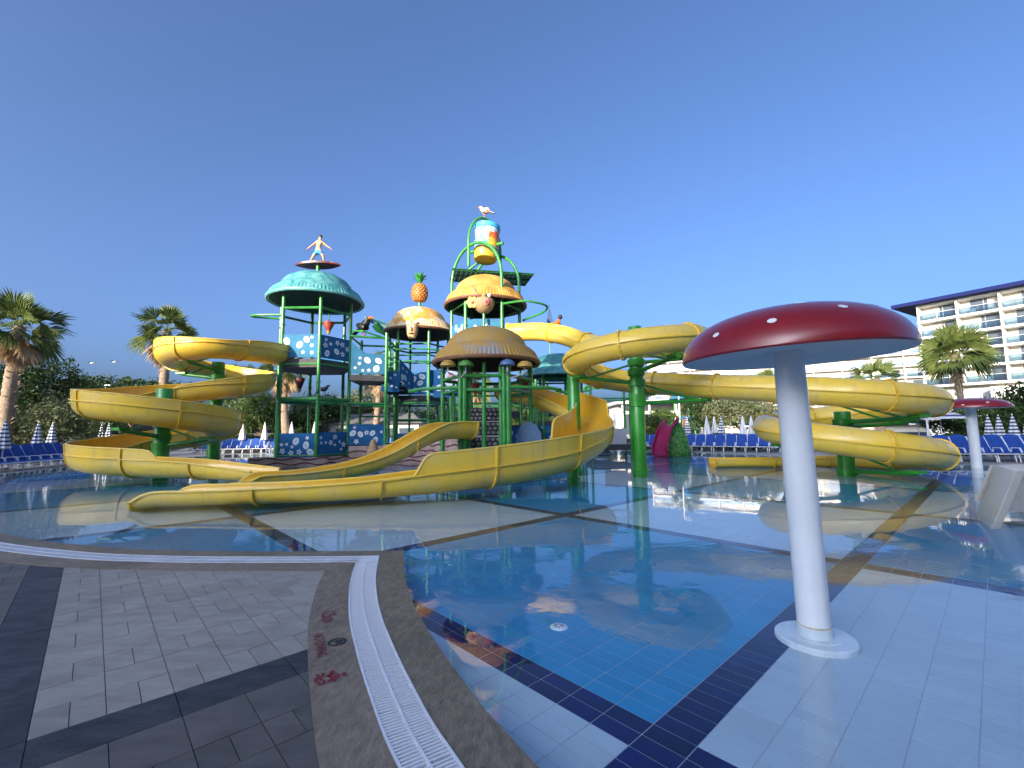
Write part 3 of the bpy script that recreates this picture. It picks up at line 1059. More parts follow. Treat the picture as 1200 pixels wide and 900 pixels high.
def flume_slide(root, pts, r, sect, m_out, m_in, m_rib, lip=True, endcap=False, step_secs=None):
    """pts: (x, y, z_flange, depth, left wall, right wall); open half-pipe with taller walls"""
    fr = frames(pts)
    L = cum(pts)
    nS = max(1, round(L[-1] / sect))
    cuts = [min(range(len(L)), key=lambda k: abs(L[k] - L[-1] * q / nS)) for q in range(nS + 1)]
    if step_secs:
        cuts = sorted(set(cuts + step_secs))
    nb = 16

    def prof(i, rr, dd):
        d, hl, hr = pts[i][3], max(0, pts[i][4]), max(0, pts[i][5])
        out = []
        if True:
            for q in (1.0, .66, .33):
                out.append((rr * (1.0 + .035 * math.sin(q * 1.6)), hl * q))
        for k in range(nb + 1):
            an = math.pi * k / nb
            x, z = math.cos(an), -math.sin(an)
            e = .72 if d < .5 else .9
            out.append((rr * (abs(x) ** e) * (1 if x >= 0 else -1), (d - dd) * -(abs(z) ** .8)))
        for q in (.33, .66, 1.0):
            out.append((-rr * (1.0 + .035 * math.sin(q * 1.6)), hr * q))
        return out
    for a, b in zip(cuts, cuts[1:]):
        outer, innr = MB(), MB()
        for mb, rr, dd, flip in ((outer, r, 0, False), (innr, r - .035, .035, True)):
            vs, fs = [], []
            for i in range(a, b + 1):
                p, t, s, u = fr[i]
                pf = prof(i, rr, dd)
                vs += [p + s * x + Vector((0, 0, 1)) * z for x, z in pf]
            n = len(pf)
            for i in range(b - a):
                for k in range(n - 1):
                    f = (i * n + k, i * n + k + 1, i * n + n + k + 1, i * n + n + k)
                    fs.append(f[::-1] if flip else f)
            mb.add(vs, fs)
        sec = outer.build('flume_section', m_out, root, True)
        innr.build('sliding_surface', m_in, sec, True)
        for side in (0, -1):
            rim = MB()
            line = []
            for i in range(a, b + 1):
                p, t, s, u = fr[i]
                x, z = prof(i, r - .015, 0)[side]
                line.append(p + s * x + Vector((0, 0, 1)) * z)
            rim.tube(line, .034, 6)
            rim.build('rim', m_out, sec, True)
        for sg, hi_ in ((1, 4), (-1, 5)):
            if max(pts[i][hi_] for i in range(a, b + 1)) < .08: continue
            fl = MB()
            vs, fs = [], []
            for i in range(a, b + 1):
                p, t, s, u = fr[i]
                for dx, dz in ((-.01, -.015), (.055, -.015), (.055, .02), (-.01, .02)):
                    vs.append(p + s * (sg * (r + dx)) + Vector((0, 0, dz)))
            for i in range(b - a):
                for k in range(4):
                    fs.append((i * 4 + k, i * 4 + (k + 1) % 4, i * 4 + 4 + (k + 1) % 4, i * 4 + 4 + k))
            fl.add(vs, fs)
            fl.build('side_flange', m_out, sec)
    for c in cuts:
        p, t, s, u = fr[c]
        Z = Vector((0, 0, 1))
        A, B = prof(c, r - .005, .005), prof(c, r + .05, -.05)
        mb = MB()
        vs, fs = [], []
        n = len(A)
        for sg in (-.025, .025):
            vs += [p + t * sg + s * x + Z * z for x, z in A] + [p + t * sg + s * x + Z * z for x, z in B]
        for k in range(n - 1):
            fs += [(k, k + 1, n + k + 1, n + k), (2 * n + k + 1, 2 * n + k, 3 * n + k, 3 * n + k + 1), (n + k, n + k + 1, 3 * n + k + 1, 3 * n + k)]
        mb.add(vs, fs)
        mb.build('joint_flange', m_rib, root)


def pole(root, x, y, z0, z1, r, nm='support_pole', base=True):
    mb = MB()
    mb.lathe([(0, z0), (r, z0), (r, z1 - .02), (r * .96, z1), (0, z1)], (x, y, 0), 28)
    o = mb.build(nm, MAT['green_pole'], root, True)
    if base:
        b = MB()
        b.lathe([(r + .002, .0), (r * 1.12, .0), (r * 1.12, .07), (r + .002, .09)], (x, y, 0.02), 28)
        for k in range(8):
            an = 2 * math.pi * k / 8
            b.box((x + r * 1.1 * math.cos(an), y + r * 1.1 * math.sin(an), .09), (.05, .05, .06))
        b.build('base_collar', MAT['green_pole'], o, True)
    return o


def arm(root, x, y, z, tx, ty, tz):
    """cantilever bracket from a pole at (x, y, z) to the underside of a flume"""
    mb = MB()
    mb.tube([(x, y, z), (tx, ty, tz)], .075, 10)
    mb.tube([(x, y, z + .75 if tz > z - .1 else z - .7), (x + (tx - x) * .85, y + (ty - y) * .85, z + (tz - z) * .85)], .04, 8)
    mb.lathe([(.20, -.12), (.31, -.12), (.31, .12), (.20, .12)], (x, y, z), 20)
    mb.box((tx, ty, tz + .05), (.45, .3, .1), math.atan2(ty - y, tx - x))
    return mb.build('bracket', MAT['green_pole'], root, True)


def circ(P_, Rr, deg, z, *ex):
    return (P_[0] + Rr * math.cos(R(deg)), P_[1] + Rr * math.sin(R(deg)), z, *ex)


# --- left: open spiral slide round two poles
Q2, Q1 = (-13.86, 20.95), (-13.38, 17.2)
RA, RB = 1.78, 1.94
rt = thing('spiral_slide', 'yellow open spiral slide winding round two green poles left of the turquoise domed tower', 'water slide', (Q1[0], Q1[1], -0.12))
D = .62
nodes = [(-11.6, 22.5, 5.62, D, .30, .30), (-12.15, 20.9, 5.58, D, .28, .28), circ(Q2, RA, -62, 5.5, D, .12, .30)]
for dg, z in ((-90, 5.42), (-120, 5.36), (-150, 5.28), (-180, 5.16), (-210, 5.0), (-240, 4.84), (-270, 4.64), (-300, 4.44), (-330, 4.22), (-360, 4.02), (-385, 3.86)):
    w_ = .34 if dg < -100 else .24
    nodes.append(circ(Q2, RA, dg, z, D, w_, 0.02))
# clockwise here: the outside of the bend is on the left of travel
nodes.append((-12.75, 19.55, 3.72, D, .2, .12))
nodes.append((-13.55, 19.15, 3.58, D, .1, .25))
for dg, z in ((120, 3.42), (150, 3.24), (180, 3.02), (210, 2.90), (240, 2.78), (270, 2.65), (300, 2.5), (330, 2.35), (360, 2.2), (390, 2.02), (420, 1.85), (450, 1.68), (480, 1.5), (510, 1.32), (540, 1.12),
              (570, 1.03), (600, .94), (630, .86), (645, .82)):
    nodes.append(circ(Q1, RB, dg, z, D, .0, .33))
nodes += [(-11.75, 15.27, .76, D, .0, .31), (-11.5, 15.28, .75, D, 0, .02), (-10.4, 15.25, .66, .55, 0, 0), (-9.2, 15.1, .52, .44, 0, 0), (-8.1, 14.9, .40, .36, 0, 0)]
pts = spline(nodes, .2)
flume_slide(rt, pts, .65, 2.35, MAT['yellow'], MAT['yellow_in'], MAT['yellow_rib'])
pole(rt, Q1[0], Q1[1], -.12, 3.35, .27)
pole(rt, Q2[0], Q2[1], -.12, 4.95, .27)
for dg, z in ((180, 2.2), (270, 1.75), (355, 1.4), (180, .32), (275, .02)):
    x, y, _ = circ(Q1, RB - .1, dg, 0)
    if z > .2: arm(rt, Q1[0], Q1[1], z - .25, x, y, z)
for dg, z in ((-100, 4.75), (-180, 4.4), (-265, 3.9), (-355, 3.4)):
    x, y, _ = circ(Q2, RA - .1, dg, 0)
    arm(rt, Q2[0], Q2[1], z - .2, x, y, z)
eb = MB()
fb = [(-11.35, 22.55), (-11.95, 22.95)]
eb.box((-11.92, 22.45, 5.62), (.14, 1.75, 1.0), R(-28))
eb.build('entry_frame', MAT['yellow'], rt)

# --- right: closed tube slide round two poles
Q3, Q4 = (4.62, 16.5), (11.75, 16.0)
RC, RD_ = 2.22, 2.38
rt = thing('tube_slide', 'long closed yellow tube slide looping round green poles right of the bucket tower', 'water slide', (Q3[0], Q3[1], -0.12))
nodes = [(-.15, 22.75, 6.62), (.8, 22.45, 6.6), (1.7, 21.9, 6.45), (2.6, 21.0, 6.05), (3.3, 20.1, 5.55), (3.9, 19.2, 5.2)]
for dg, z in ((75, 5.06), (45, 4.95), (15, 4.85), (-15, 4.76), (-45, 4.66), (-75, 4.52), (-105, 4.40), (-135, 4.30), (-165, 4.2), (-195, 4.08), (-225, 3.9), (-255, 3.72), (-285, 3.55), (-312, 3.43)):
    nodes.append(circ(Q3, RC, dg, z))
nodes += [(7.3, 16.95, 3.2), (8.6, 15.6, 2.98)]
for dg, z in ((219, 2.78), (240, 2.66), (262, 2.54), (285, 2.47), (310, 2.42), (335, 2.36), (360, 2.28), (385, 2.18), (415, 2.03), (445, 1.9), (475, 1.78), (505, 1.66), (535, 1.52), (565, 1.35), (595, 1.16), (625, .97), (655, .8),
              (685, .66), (715, .56), (735, .52)):
    nodes.append(circ(Q4, RD_, dg, z))
pts = spline(nodes, .22)
tube_slide(rt, pts, .46, 2.45, MAT['yellow'], MAT['yellow_rib'])
exit_nodes = [circ(Q4, RD_, 735, .5, .5, .02, .02), circ(Q4, RD_, 765, .44, .44, .02, .02), circ(Q4, RD_, 795, .38, .38, .02, .02), (11.4, 18.6, .34, .36, 0, 0), (9.9, 18.9, .33, .36, 0, 0), (8.4, 19.1, .32, .36, 0, 0)]
flume_slide(rt, spline(exit_nodes, .25), .5, 2.6, MAT['yellow'], MAT['yellow_in'], MAT['yellow_rib'])
pole(rt, Q3[0], Q3[1], -.12, 5.42, .245)
pole(rt, Q4[0], Q4[1], -.12, 2.15, .25)
pole(rt, 2.42, 17.55, -.12, 4.1, .24)
for dg, z in ((175, 3.55), (-70, 3.95), (20, 4.3), (60, 3.0)):
    x, y, _ = circ(Q3, RC - .1, dg, 0)
    arm(rt, Q3[0], Q3[1], z - .25, x, y, z)
arm(rt, Q3[0], Q3[1], 2.55, 7.5, 16.9, 2.68)
for dg, z in ((290, 1.88), (0, 1.72), (70, 1.42), (180, .95), (280, .18), (350, .05)):
    x, y, _ = circ(Q4, RD_ - .1, dg, 0)
    if z > .1: arm(rt, Q4[0], Q4[1], z - .12, x, y, z)

# --- front: wide open flume sweeping from behind the pavilion to the water
rt = thing('curved_slide', 'yellow open flume curving from the pavilion into a long low run-out', 'water slide', (-3.0, 11.0, -0.12))
nodes = [(-.4, 21.7, 3.62, .6), (.5, 20.9, 3.4, .6), (1.3, 20.2, 3.1, .6), (2.1, 19.4, 2.75, .6), (2.72, 18.5, 2.38, .6),
         (2.98, 17.6, 2.1, .6), (3.0, 16.7, 1.86, .6), (2.85, 15.7, 1.6, .6), (2.4, 14.6, 1.32, .6), (1.85, 13.85, 1.12, .6), (1.1, 13.0, .94, .6),
         (.2, 12.35, .82, .6), (-.8, 11.8, .72, .58), (-1.8, 11.35, .64, .54), (-2.15, 11.22, .61, .53), (-2.45, 11.12, .58, .5),
         (-3.6, 10.8, .47, .42), (-5.2, 10.58, .40, .38), (-6.9, 10.52, .36, .36), (-7.85, 10.5, .34, .36), (-8.25, 10.5, .14, .2)]


def ramp(u, keys):
    for (a_, x), (b_, y) in zip(keys, keys[1:]):
        if a_ <= u <= b_: return x + (y - x) * (u - a_) / max(1e-6, b_ - a_)
    return keys[-1][1] if u > keys[-1][0] else keys[0][1]


pts = []
for q in spline([(*nd, float(k)) for k, nd in enumerate(nodes)], .12):
    u = q[4]
    hl = ramp(u, [(0, .32), (3, .3), (3.4, .62), (5.35, .66), (5.5, .14), (7, .16), (9, .40), (10, .48), (13.9, .47), (14.5, .38), (15, .02), (20, 0)])
    hr = ramp(u, [(0, .1), (3, .04), (6.2, .04), (6.35, .8), (8.9, .86), (9.1, .8), (9.2, .02), (20, 0)])
    pts.append((*q[:4], hl, hr))
flume_slide(rt, pts, .64, 2.5, MAT['yellow'], MAT['yellow_in'], MAT['yellow_rib'])
pole(rt, 1.9, 14.3, -.12, .6, .16)
mb = MB().tube([(2.42, 17.4, 1.2), (2.95, 17.0, 1.22)], .07, 10)
mb.tube([(1.9, 14.3, .45), (2.4, 14.7, .68)], .07, 10)
mb.build('bracket', MAT['green_pole'], rt, True)
# second lane edge of the run-out
mb = MB()
mb.slab([(-7.6, 11.25, .02), (-3.0, 11.6, .02), (-3.0, 11.6, .42), (-3.6, 11.55, .40), (-7.0, 11.3, .40), (-7.6, 11.25, .1)], (0, 1, 0), .06)
mb.build('splash_wall', MAT['yellow'], rt)

# --- short straight slide from the pavilion platform
rt = thing('straight_slide', 'short straight yellow slide dropping from the pavilion platform to the left', 'water slide', (-4.5, 15.0, -0.12))
nodes = [(-1.75, 17.55, 1.9, .6, .03, .03), (-2.35, 17.0, 1.9, .6, .03, .03), (-2.85, 16.55, 1.80, .58, .03, .03), (-3.5, 15.95, 1.40, .5, .03, .03), (-4.2, 15.35, .95, .46, .03, .03), (-4.8, 14.85, .68, .42, .03, .03),
         (-5.5, 14.3, .52, .40, .02, .02), (-6.4, 13.6, .44, .38, 0, 0), (-7.3, 12.95, .42, .38, 0, 0), (-7.55, 12.76, .2, .22, 0, 0)]
flume_slide(rt, spline(nodes, .18), .66, 2.6, MAT['yellow'], MAT['yellow_in'], MAT['yellow_rib'])
# ================================================================ play towers
def star(c, r, n=5, ph=0.0, inner=.45):
    return [(c[0] + (r if k % 2 == 0 else r * inner) * math.cos(ph + math.pi * k / n), c[1] + (r if k % 2 == 0 else r * inner) * math.sin(ph + math.pi * k / n)) for k in range(2 * n)]


def petals(c, r, n=5, ph=0.0):
    return [(c[0] + r * (.72 + .28 * math.cos(n * (a - ph))) * math.cos(a), c[1] + r * (.72 + .28 * math.cos(n * (a - ph))) * math.sin(a)) for a in [2 * math.pi * k / 30 for k in range(30)]]


def oval(c, r, e=.8, ph=0.3, n=18):
    out = []
    for k in range(n):
        a = 2 * math.pi * k / n
        x, y = r * math.cos(a), r * e * math.sin(a)
        out.append((c[0] + x * math.cos(ph) - y * math.sin(ph), c[1] + x * math.sin(ph) + y * math.cos(ph)))
    return out


def panel(root, p0, p1, z0, z1, seed, m='panel', cut=False, dens=7, z0b=None, nm='panel'):
    """printed guard panel from p0 to p1 (plan), decals proud of its outer side (right of p0->p1 is outside)"""
    rnd = random.Random(seed)
    p0, p1 = Vector((*p0[:2], 0)), Vector((*p1[:2], 0))
    d = (p1 - p0)
    W = d.length
    d.normalize()
    nrm = Vector((d.y, -d.x, 0))
    Hh = z1 - z0
    sl = (z0b - z0) / W if z0b is not None else 0.0
    T = lambda x, y, k=0.0: p0 + d * x + Vector((0, 0, z0 + y + sl * x)) + nrm * k
    if cut:
        poly = [(0.03, 0), (W - .03, 0), (W - .03, Hh * .66), (W * .42, Hh * .66), (W * .26, Hh * .78), (.08, Hh), (.03, Hh)]
    else:
        poly = [(.03, 0), (W - .03, 0), (W - .03, Hh), (.03, Hh)]
    mb = MB().slab([T(x, y) for x, y in poly], nrm, .03)
    o = mb.build(nm, MAT[m], root)
    hmax = Hh * (.62 if cut else 1)
    spots = []
    for _ in range(200):
        r = rnd.choice((.085, .1, .13, .15, .16)) * min(1.15, Hh / 1.1)
        x, y = rnd.uniform(r + .06, W - r - .06), rnd.uniform(r + .05, hmax - r - .05)
        if all(math.hypot(x - a, y - b) > r + q + .03 for a, b, q in spots): spots.append((x, y, r))
        if len(spots) >= dens: break
    for x, y, r in spots:
        ph = rnd.uniform(0, 6)
        if r < .11 * min(1.15, Hh / 1.1): kinds = [(star((x, y), r * 1.1, 5, ph), 'decal', 'star_decal')]
        elif r < .14 * min(1.15, Hh / 1.1): kinds = [(petals((x, y), r * 1.1, 5, ph), 'decal', 'flower_decal'), (oval((x, y), r * .3), m, None)]
        else: kinds = [(oval((x, y), r * 1.12, .78, ph), 'decal', 'shell_decal'), (oval((x, y), r * .55, .5, ph), 'decal_c', None)]
        for q, (pl, mm, nn_) in enumerate(kinds):
            k0 = .031 + q * .005
            mbd = MB().slab([T(a, b, k0) for a, b in pl], nrm, .004)
            mbd.build(nn_ or 'decal_centre', MAT[mm], o)
    return o


def dome(root, c, z, r, h, m, m_under, rim='brown_trim', seg=168):
    prof = [(r * .985, -.03), (r, .02), (r * 1.0, .10), (r * .965, .20), (r * .90, .30 * h), (r * .82, .40 * h), (r * .755, .46 * h), (r * .735, .50 * h), (r * .71, .60 * h), (r * .63, .74 * h), (r * .50, .865 * h), (r * .32, .955 * h), (r * .15, .99 * h), (0, h)]
    rp = lambda j, k: (.011 if 2 <= j <= 6 else .004 if j < 10 else 0) * (1 if k % 2 else -1) * (.5 + .5 * abs(math.sin(k * 1.7)))
    mb = MB().lathe(prof[2:], (c[0], c[1], z), seg, ripple=lambda j, k: rp(j + 2, k))
    d = mb.build('dome_roof', MAT[m], root, True)
    mb = MB().lathe([(r * .93, .02), (r * .985, -.035), (r * 1.005, .02), (r * 1.005, .105)], (c[0], c[1], z), 60)
    mb.build('rim', MAT[rim], d, True)
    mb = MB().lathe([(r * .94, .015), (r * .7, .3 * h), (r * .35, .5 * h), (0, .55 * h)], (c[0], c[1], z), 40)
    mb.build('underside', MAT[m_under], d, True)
    return d


def hexv(c, Rr, ph=0.0):
    return [Vector((c[0] + Rr * math.cos(R(60 * k + ph)), c[1] + Rr * math.sin(R(60 * k + ph)), 0)) for k in range(6)]


def posts(root, vs, z0, z1, r=.085):
    for v in vs:
        mb = MB().lathe([(0, z0), (r, z0), (r, z1), (0, z1)], v, 12)
        o = mb.build('post', MAT['green'], root, True)
        k, src = z0 + 1.3, None
        while k < z1 - .3:
            if src is None:
                cl = MB().lathe([(r, -.04), (r * 1.35, -.04), (r * 1.35, .04), (r, .04)], (v.x, v.y, k), 12).build('clamp', MAT['green'], o, True)
                src, kz = cl.data, k
            else:
                same_mesh('clamp', src, o, Matrix.Translation((0, 0, k - kz)))
            k += 1.45


def ring(root, vs, z, r=.06, skip=(), nm='beam', sub=True, m='green'):
    for k in range(len(vs)):
        if k in skip: continue
        a, b = vs[k], vs[(k + 1) % len(vs)]
        MB().tube([(a.x, a.y, z), (b.x, b.y, z)], r, 8).build(nm, MAT[m], root, True)


def deckplate(root, vs, z, t=.14, grow=1.0, nm='platform'):
    c = sum(vs, Vector()) / len(vs)
    MB().prism([(c + (v - c) * grow)[:2] for v in vs], z - t, z).build(nm, MAT['platform'], root)


def rail(root, a, b, z, nm='handrail'):
    MB().tube([(a.x, a.y, z), (b.x, b.y, z)], .03, 6).build(nm, MAT['green'], root, True)


# ---- T1 turquoise dome
c1 = (-10.5, 23.6)
t1 = thing('play_tower', 'green framed play tower under a turquoise domed roof beside the spiral slide', 'play tower', (*c1, 0), 'towers of the water playground')
v1 = hexv(c1, 1.87)
posts(t1, v1, -.1, 8.5)
deckplate(t1, v1, 5.25, .42)
deckplate(t1, v1, .42, .2)
ring(t1, v1, 7.85, .07); ring(t1, v1, 3.25, .11); ring(t1, v1, 5.0, .05)
ring(t1, v1, .5, .05)
panel(t1, v1[4], v1[5], 5.32, 6.48, 3, 'panel_lit', dens=7)
panel(t1, v1[5], v1[0], 5.32, 6.48, 4, 'panel', dens=9)
panel(t1, v1[1], v1[2], 5.32, 6.48, 5, 'panel', dens=8)
panel(t1, v1[4], v1[5], .42, 1.58, 6, 'panel', dens=10)
panel(t1, v1[5], v1[0], .5, 1.62, 7, 'panel', dens=9)
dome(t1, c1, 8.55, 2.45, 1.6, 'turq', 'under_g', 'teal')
for zz, rr_ in ((7.6, .055),):
    MB().tube(spline([(v1[3].x, v1[3].y, zz + .1), (v1[3].x - .6, v1[3].y - .25, zz + .1), (v1[3].x - 1.0, v1[3].y - .9, zz), (v1[3].x - .5, v1[3].y - 1.6, zz - .1), (v1[4].x, v1[4].y, zz - .1)], .12), rr_, 8).build('spray_loop', MAT['green'], t1, True)
MB().tube([(*c1, 10.1), (*c1, 10.62)], .09, 10).build('statue_stand', MAT['green'], t1, True)

# ---- T2 connecting platform
v2 = [Vector(p + (0,)) for p in ((-8.6, 23.45), (-6.85, 24.2), (-7.0, 26.6), (-8.9, 26.2))]
t2 = thing('play_tower', 'open green link platform with blue flower panels next to the pineapple topped tower', 'play tower', (-7.8, 25.0, 0), 'towers of the water playground')
posts(t2, v2[1:], -.1, 7.0)
deckplate(t2, v2, 4.62, .3, 1.02)
deckplate(t2, v2, .95, .2, 1.02)
panel(t2, v2[0] + Vector((.09, -.1, 0)), v2[1], 4.7, 6.35, 11, 'panel_lit', True, 8)
panel(t2, v2[0] + Vector((.09, -.1, 0)), v2[1], .93, 2.0, 12, 'panel', False, 8)
ring(t2, v2, 3.1, .07); ring(t2, v2, 6.7, .06); ring(t2, v2, 2.5, .05, (0,))
MB().tube([(-8.65, 23.6, 7.0), (-7.9, 23.4, 6.95), (-6.9, 24.2, 6.7)], .05, 8).build('spray_pipe', MAT['green'], t2, True)

# ---- T3 pineapple dome
c3 = (-5.95, 28.4)
t3 = thing('play_tower', 'green framed play tower under a cream domed roof with a pineapple on top', 'play tower', (*c3, 0), 'towers of the water playground')
v3 = hexv(c3, 1.87)
posts(t3, v3, -.1, 7.85)
deckplate(t3, v3, 3.75, .3)
deckplate(t3, v3, .6, .2)
for z, r_ in ((3.3, .07), (6.9, .06), (6.2, .05), (2.3, .05)): ring(t3, v3, z, r_)
panel(t3, v3[4], v3[5], 3.8, 5.15, 21, 'panel', dens=10)
panel(t3, v3[5], v3[0], 3.9, 5.3, 22, 'panel', dens=8)
panel(t3, v3[3], v3[4], 4.0, 5.3, 23, 'panel', dens=8)
panel(t3, v3[4], v3[5], .6, 1.5, 24, 'panel', dens=6)
dome(t3, c3, 7.8, 2.28, 1.75, 'cream', 'under')
hoop = [(c3[0] + 2.4 * math.cos(R(a)), c3[1] + 2.4 * math.sin(R(a)), 6.45) for a in range(150, 400, 12)]
MB().tube(hoop, .05, 8).build('spray_ring', MAT['green'], t3, True)
hoop = [(c3[0] + 2.2 * math.cos(R(a)), c3[1] + 2.2 * math.sin(R(a)), 5.75) for a in range(150, 400, 12)]
MB().tube(hoop, .045, 8).build('spray_ring', MAT['green'], t3, True)
MB().tube([(*c3, 9.4), (*c3, 9.95)], .09, 10).build('statue_stand', MAT['green'], t3, True)
# stepped bridge between T2 and T3
st = thing('stepped_bridge', 'blue panelled stair bridge stepping down behind the cream domed tower', 'bridge', (-6.9, 26.4, 3.6))
for k in range(3):
    MB().box((-7.1 + .12 * k, 25.7 + .55 * k, 4.35 - .22 * k), (1.3, .6, .16), R(-12)).build('step', MAT['platform'], st)
panel(st, (-6.35, 25.0), (-5.9, 26.7), 4.6, 5.7, 31, 'panel', dens=5, z0b=3.9)
panel(st, (-7.2, 24.4), (-6.3, 25.0), 3.8, 4.95, 32, 'panel', dens=5)
panel(st, (-4.2, 26.2), (-2.6, 23.7), 4.6, 5.75, 33, 'panel', dens=7)

# ---- T4 bucket tower
c4 = (-1.42, 24.2)
t4 = thing('play_tower', 'tallest green play tower with straw dome under the tipping bucket', 'play tower', (*c4, 0), 'towers of the water playground')
v4 = hexv(c4, 1.87)
posts(t4, v4, -.1, 8.7)
deckplate(t4, v4, 6.05, .3)
deckplate(t4, v4, 2.6, .3)
for z, r_ in ((5.7, .06), (3.6, .06), (8.2, .05)): ring(t4, v4, z, r_)
panel(t4, v4[3], v4[4], 6.1, 7.3, 41, 'panel_lit', dens=6)
panel(t4, v4[4], v4[5], 6.1, 7.3, 42, 'panel_lit', dens=7)
panel(t4, v4[2], v4[3], 6.1, 7.3, 43, 'panel', dens=6)
panel(t4, (-4.0, 22.6), (-2.35, 22.55), 3.3, 4.7, 45, 'panel', dens=5)
tg = MB()
tgp = Vector((-3.05, 22.5, 4.25))
for k, (rr_, mm) in enumerate(((.42, 'decal'), (.24, 'decal_p'), (.12, 'decal'))):
    MB().slab([tgp + Vector((rr_ * math.cos(a), -.01 * k, rr_ * math.sin(a))) for a in [2 * math.pi * q / 24 for q in range(24)]], (0, -1, 0), .02).build('target_disc', MAT[mm], t4)
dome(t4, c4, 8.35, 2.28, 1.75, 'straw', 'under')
# arches carrying the bucket
def arch(root, a, b, z0, zt, r=.085, n=18):
    a, b = Vector((*a, 0)), Vector((*b, 0))
    pts_ = [Vector((a.x, a.y, z0 - 1.4))]
    for k in range(n + 1):
        th = math.pi * k / n
        p = a.lerp(b, (1 - math.cos(th)) / 2)
        pts_.append(Vector((p.x, p.y, z0 + (zt - z0) * math.sin(th))))
    pts_.append(Vector((b.x, b.y, z0 - 1.4)))
    MB().tube(pts_, r, 10).build('arch', MAT['green'], root, True)
arch(t4, (v4[3].x, v4[3].y), (v4[5].x, v4[5].y), 9.6, 11.75)
arch(t4, (v4[2].x, v4[2].y), (v4[0].x, v4[0].y), 9.6, 11.6)
bc = Vector((-1.35, 24.2, 12.05))
arch(t4, (-2.3, 23.6), (-.6, 24.9), 11.9, 13.55, .075)
MB().tube([(-2.3, 23.6, 10.6), (-2.3, 23.6, 12)], .085, 10).build('strut', MAT['green'], t4, True)
MB().tube([(-.6, 24.9, 10.8), (-.6, 24.9, 12)], .085, 10).build('strut', MAT['green'], t4, True)
MB().tube([(-2.5, 24.6, 10.6), (-1.6, 24.4, 11.2)], .07, 10).build('strut', MAT['green'], t4, True)
lp = [v4[5] + Vector((0, 0, 8.1)), v4[5] + Vector((1.2, -.5, 8.1)), v4[5] + Vector((2.3, .2, 8.05)), v4[5] + Vector((2.2, .9, 7.9)), v4[0] + Vector((.2, .3, 7.7))]
MB().tube([Vector(p[:3]) for p in spline([tuple(p) for p in lp], .2)], .06, 8).build('spray_loop', MAT['green'], t4, True)
# slatted splash canopy
sc = thing('splash_canopy', 'flat dark green slatted canopy fixed below the tipping bucket', 'canopy', (-1.1, 25.6, 10.5))
ex, ey = Vector((4.3, .95, 0)).normalized(), Vector((-.22, 1.0, 0)).normalized()
cpos = Vector((-1.15, 25.35, 10.5))
Mx = Matrix((ex, ey, Vector((0, 0, 1)))).transposed()
for k in range(17):
    MB().box(cpos + ex * (-2.2 + 4.4 * k / 16), (.25, 2.1, .035), mat=Mx).build('slat', MAT['green_dark'], sc)
for s_ in (-1, 0, 1):
    MB().box(cpos + ey * (s_ * .95) - Vector((0, 0, .05)), (4.6, .07, .06), mat=Mx).build('bearer', MAT['green_dark'], sc)
# bucket
bk = thing('tipping_bucket', 'big tipping bucket painted with a blue and yellow beach scene', 'bucket', bc)
Mb = Matrix.Rotation(R(-6), 3, 'X') @ Matrix.Rotation(R(3), 3, 'Y')
prof = [(.0, -1.02), (.60, -1.02), (.66, -.93), (.66, -.42)]
MB().lathe(prof, bc, 40, Mb).build('bucket_base', MAT['bucket_yel'], bk, True)
MB().lathe([(.664, -.42), (.69, .2), (.70, .72)], bc, 40, Mb).build('bucket_wall', MAT['bucket_blue'], bk, True)
MB().lathe([(.70, .72), (.735, .74), (.745, .98), (.70, 1.0), (.64, .96), (.60, -.6), (0, -.7)], bc, 40, Mb).build('bucket_rim', MAT['bucket_rim'], bk, True)
sp = MB()
vs, fs = [], []
for i in range(11):
    for j in range(9):
        an = R(-78 + 9.5 * i)
        z = -.40 + 1.05 * j / 8
        vs.append(bc + Mb @ Vector((.705 * math.cos(an), .705 * math.sin(an), z)))
for i in range(10):
    for j in range(8):
        top = .45 + .5 * math.sin(i * .55)
        if j / 8 < max(.25, min(1, .95 - .09 * abs(i - 5) * .9 + (.1 if i < 2 else 0))): fs.append((i * 9 + j, i * 9 + 9 + j, i * 9 + 10 + j, i * 9 + 1 + j))
sp.add(vs, fs)
sp.build('sunset_print', MAT['bucket_sun'], bk, True)
MB().lathe([(.672, -.05), (.70, -.05), (.70, .05), (.672, .05)], bc - Vector((0, 0, .42)), 40, Mb).build('band', MAT['grey_p'], bk, True)
for s_ in (-1, 1):
    MB().tube([bc + Vector((s_ * .62, -s_ * .43, -.25)), bc + Vector((s_ * .95, -s_ * .62, -.25))], .09, 12).build('pivot', MAT['green'], bk, True)

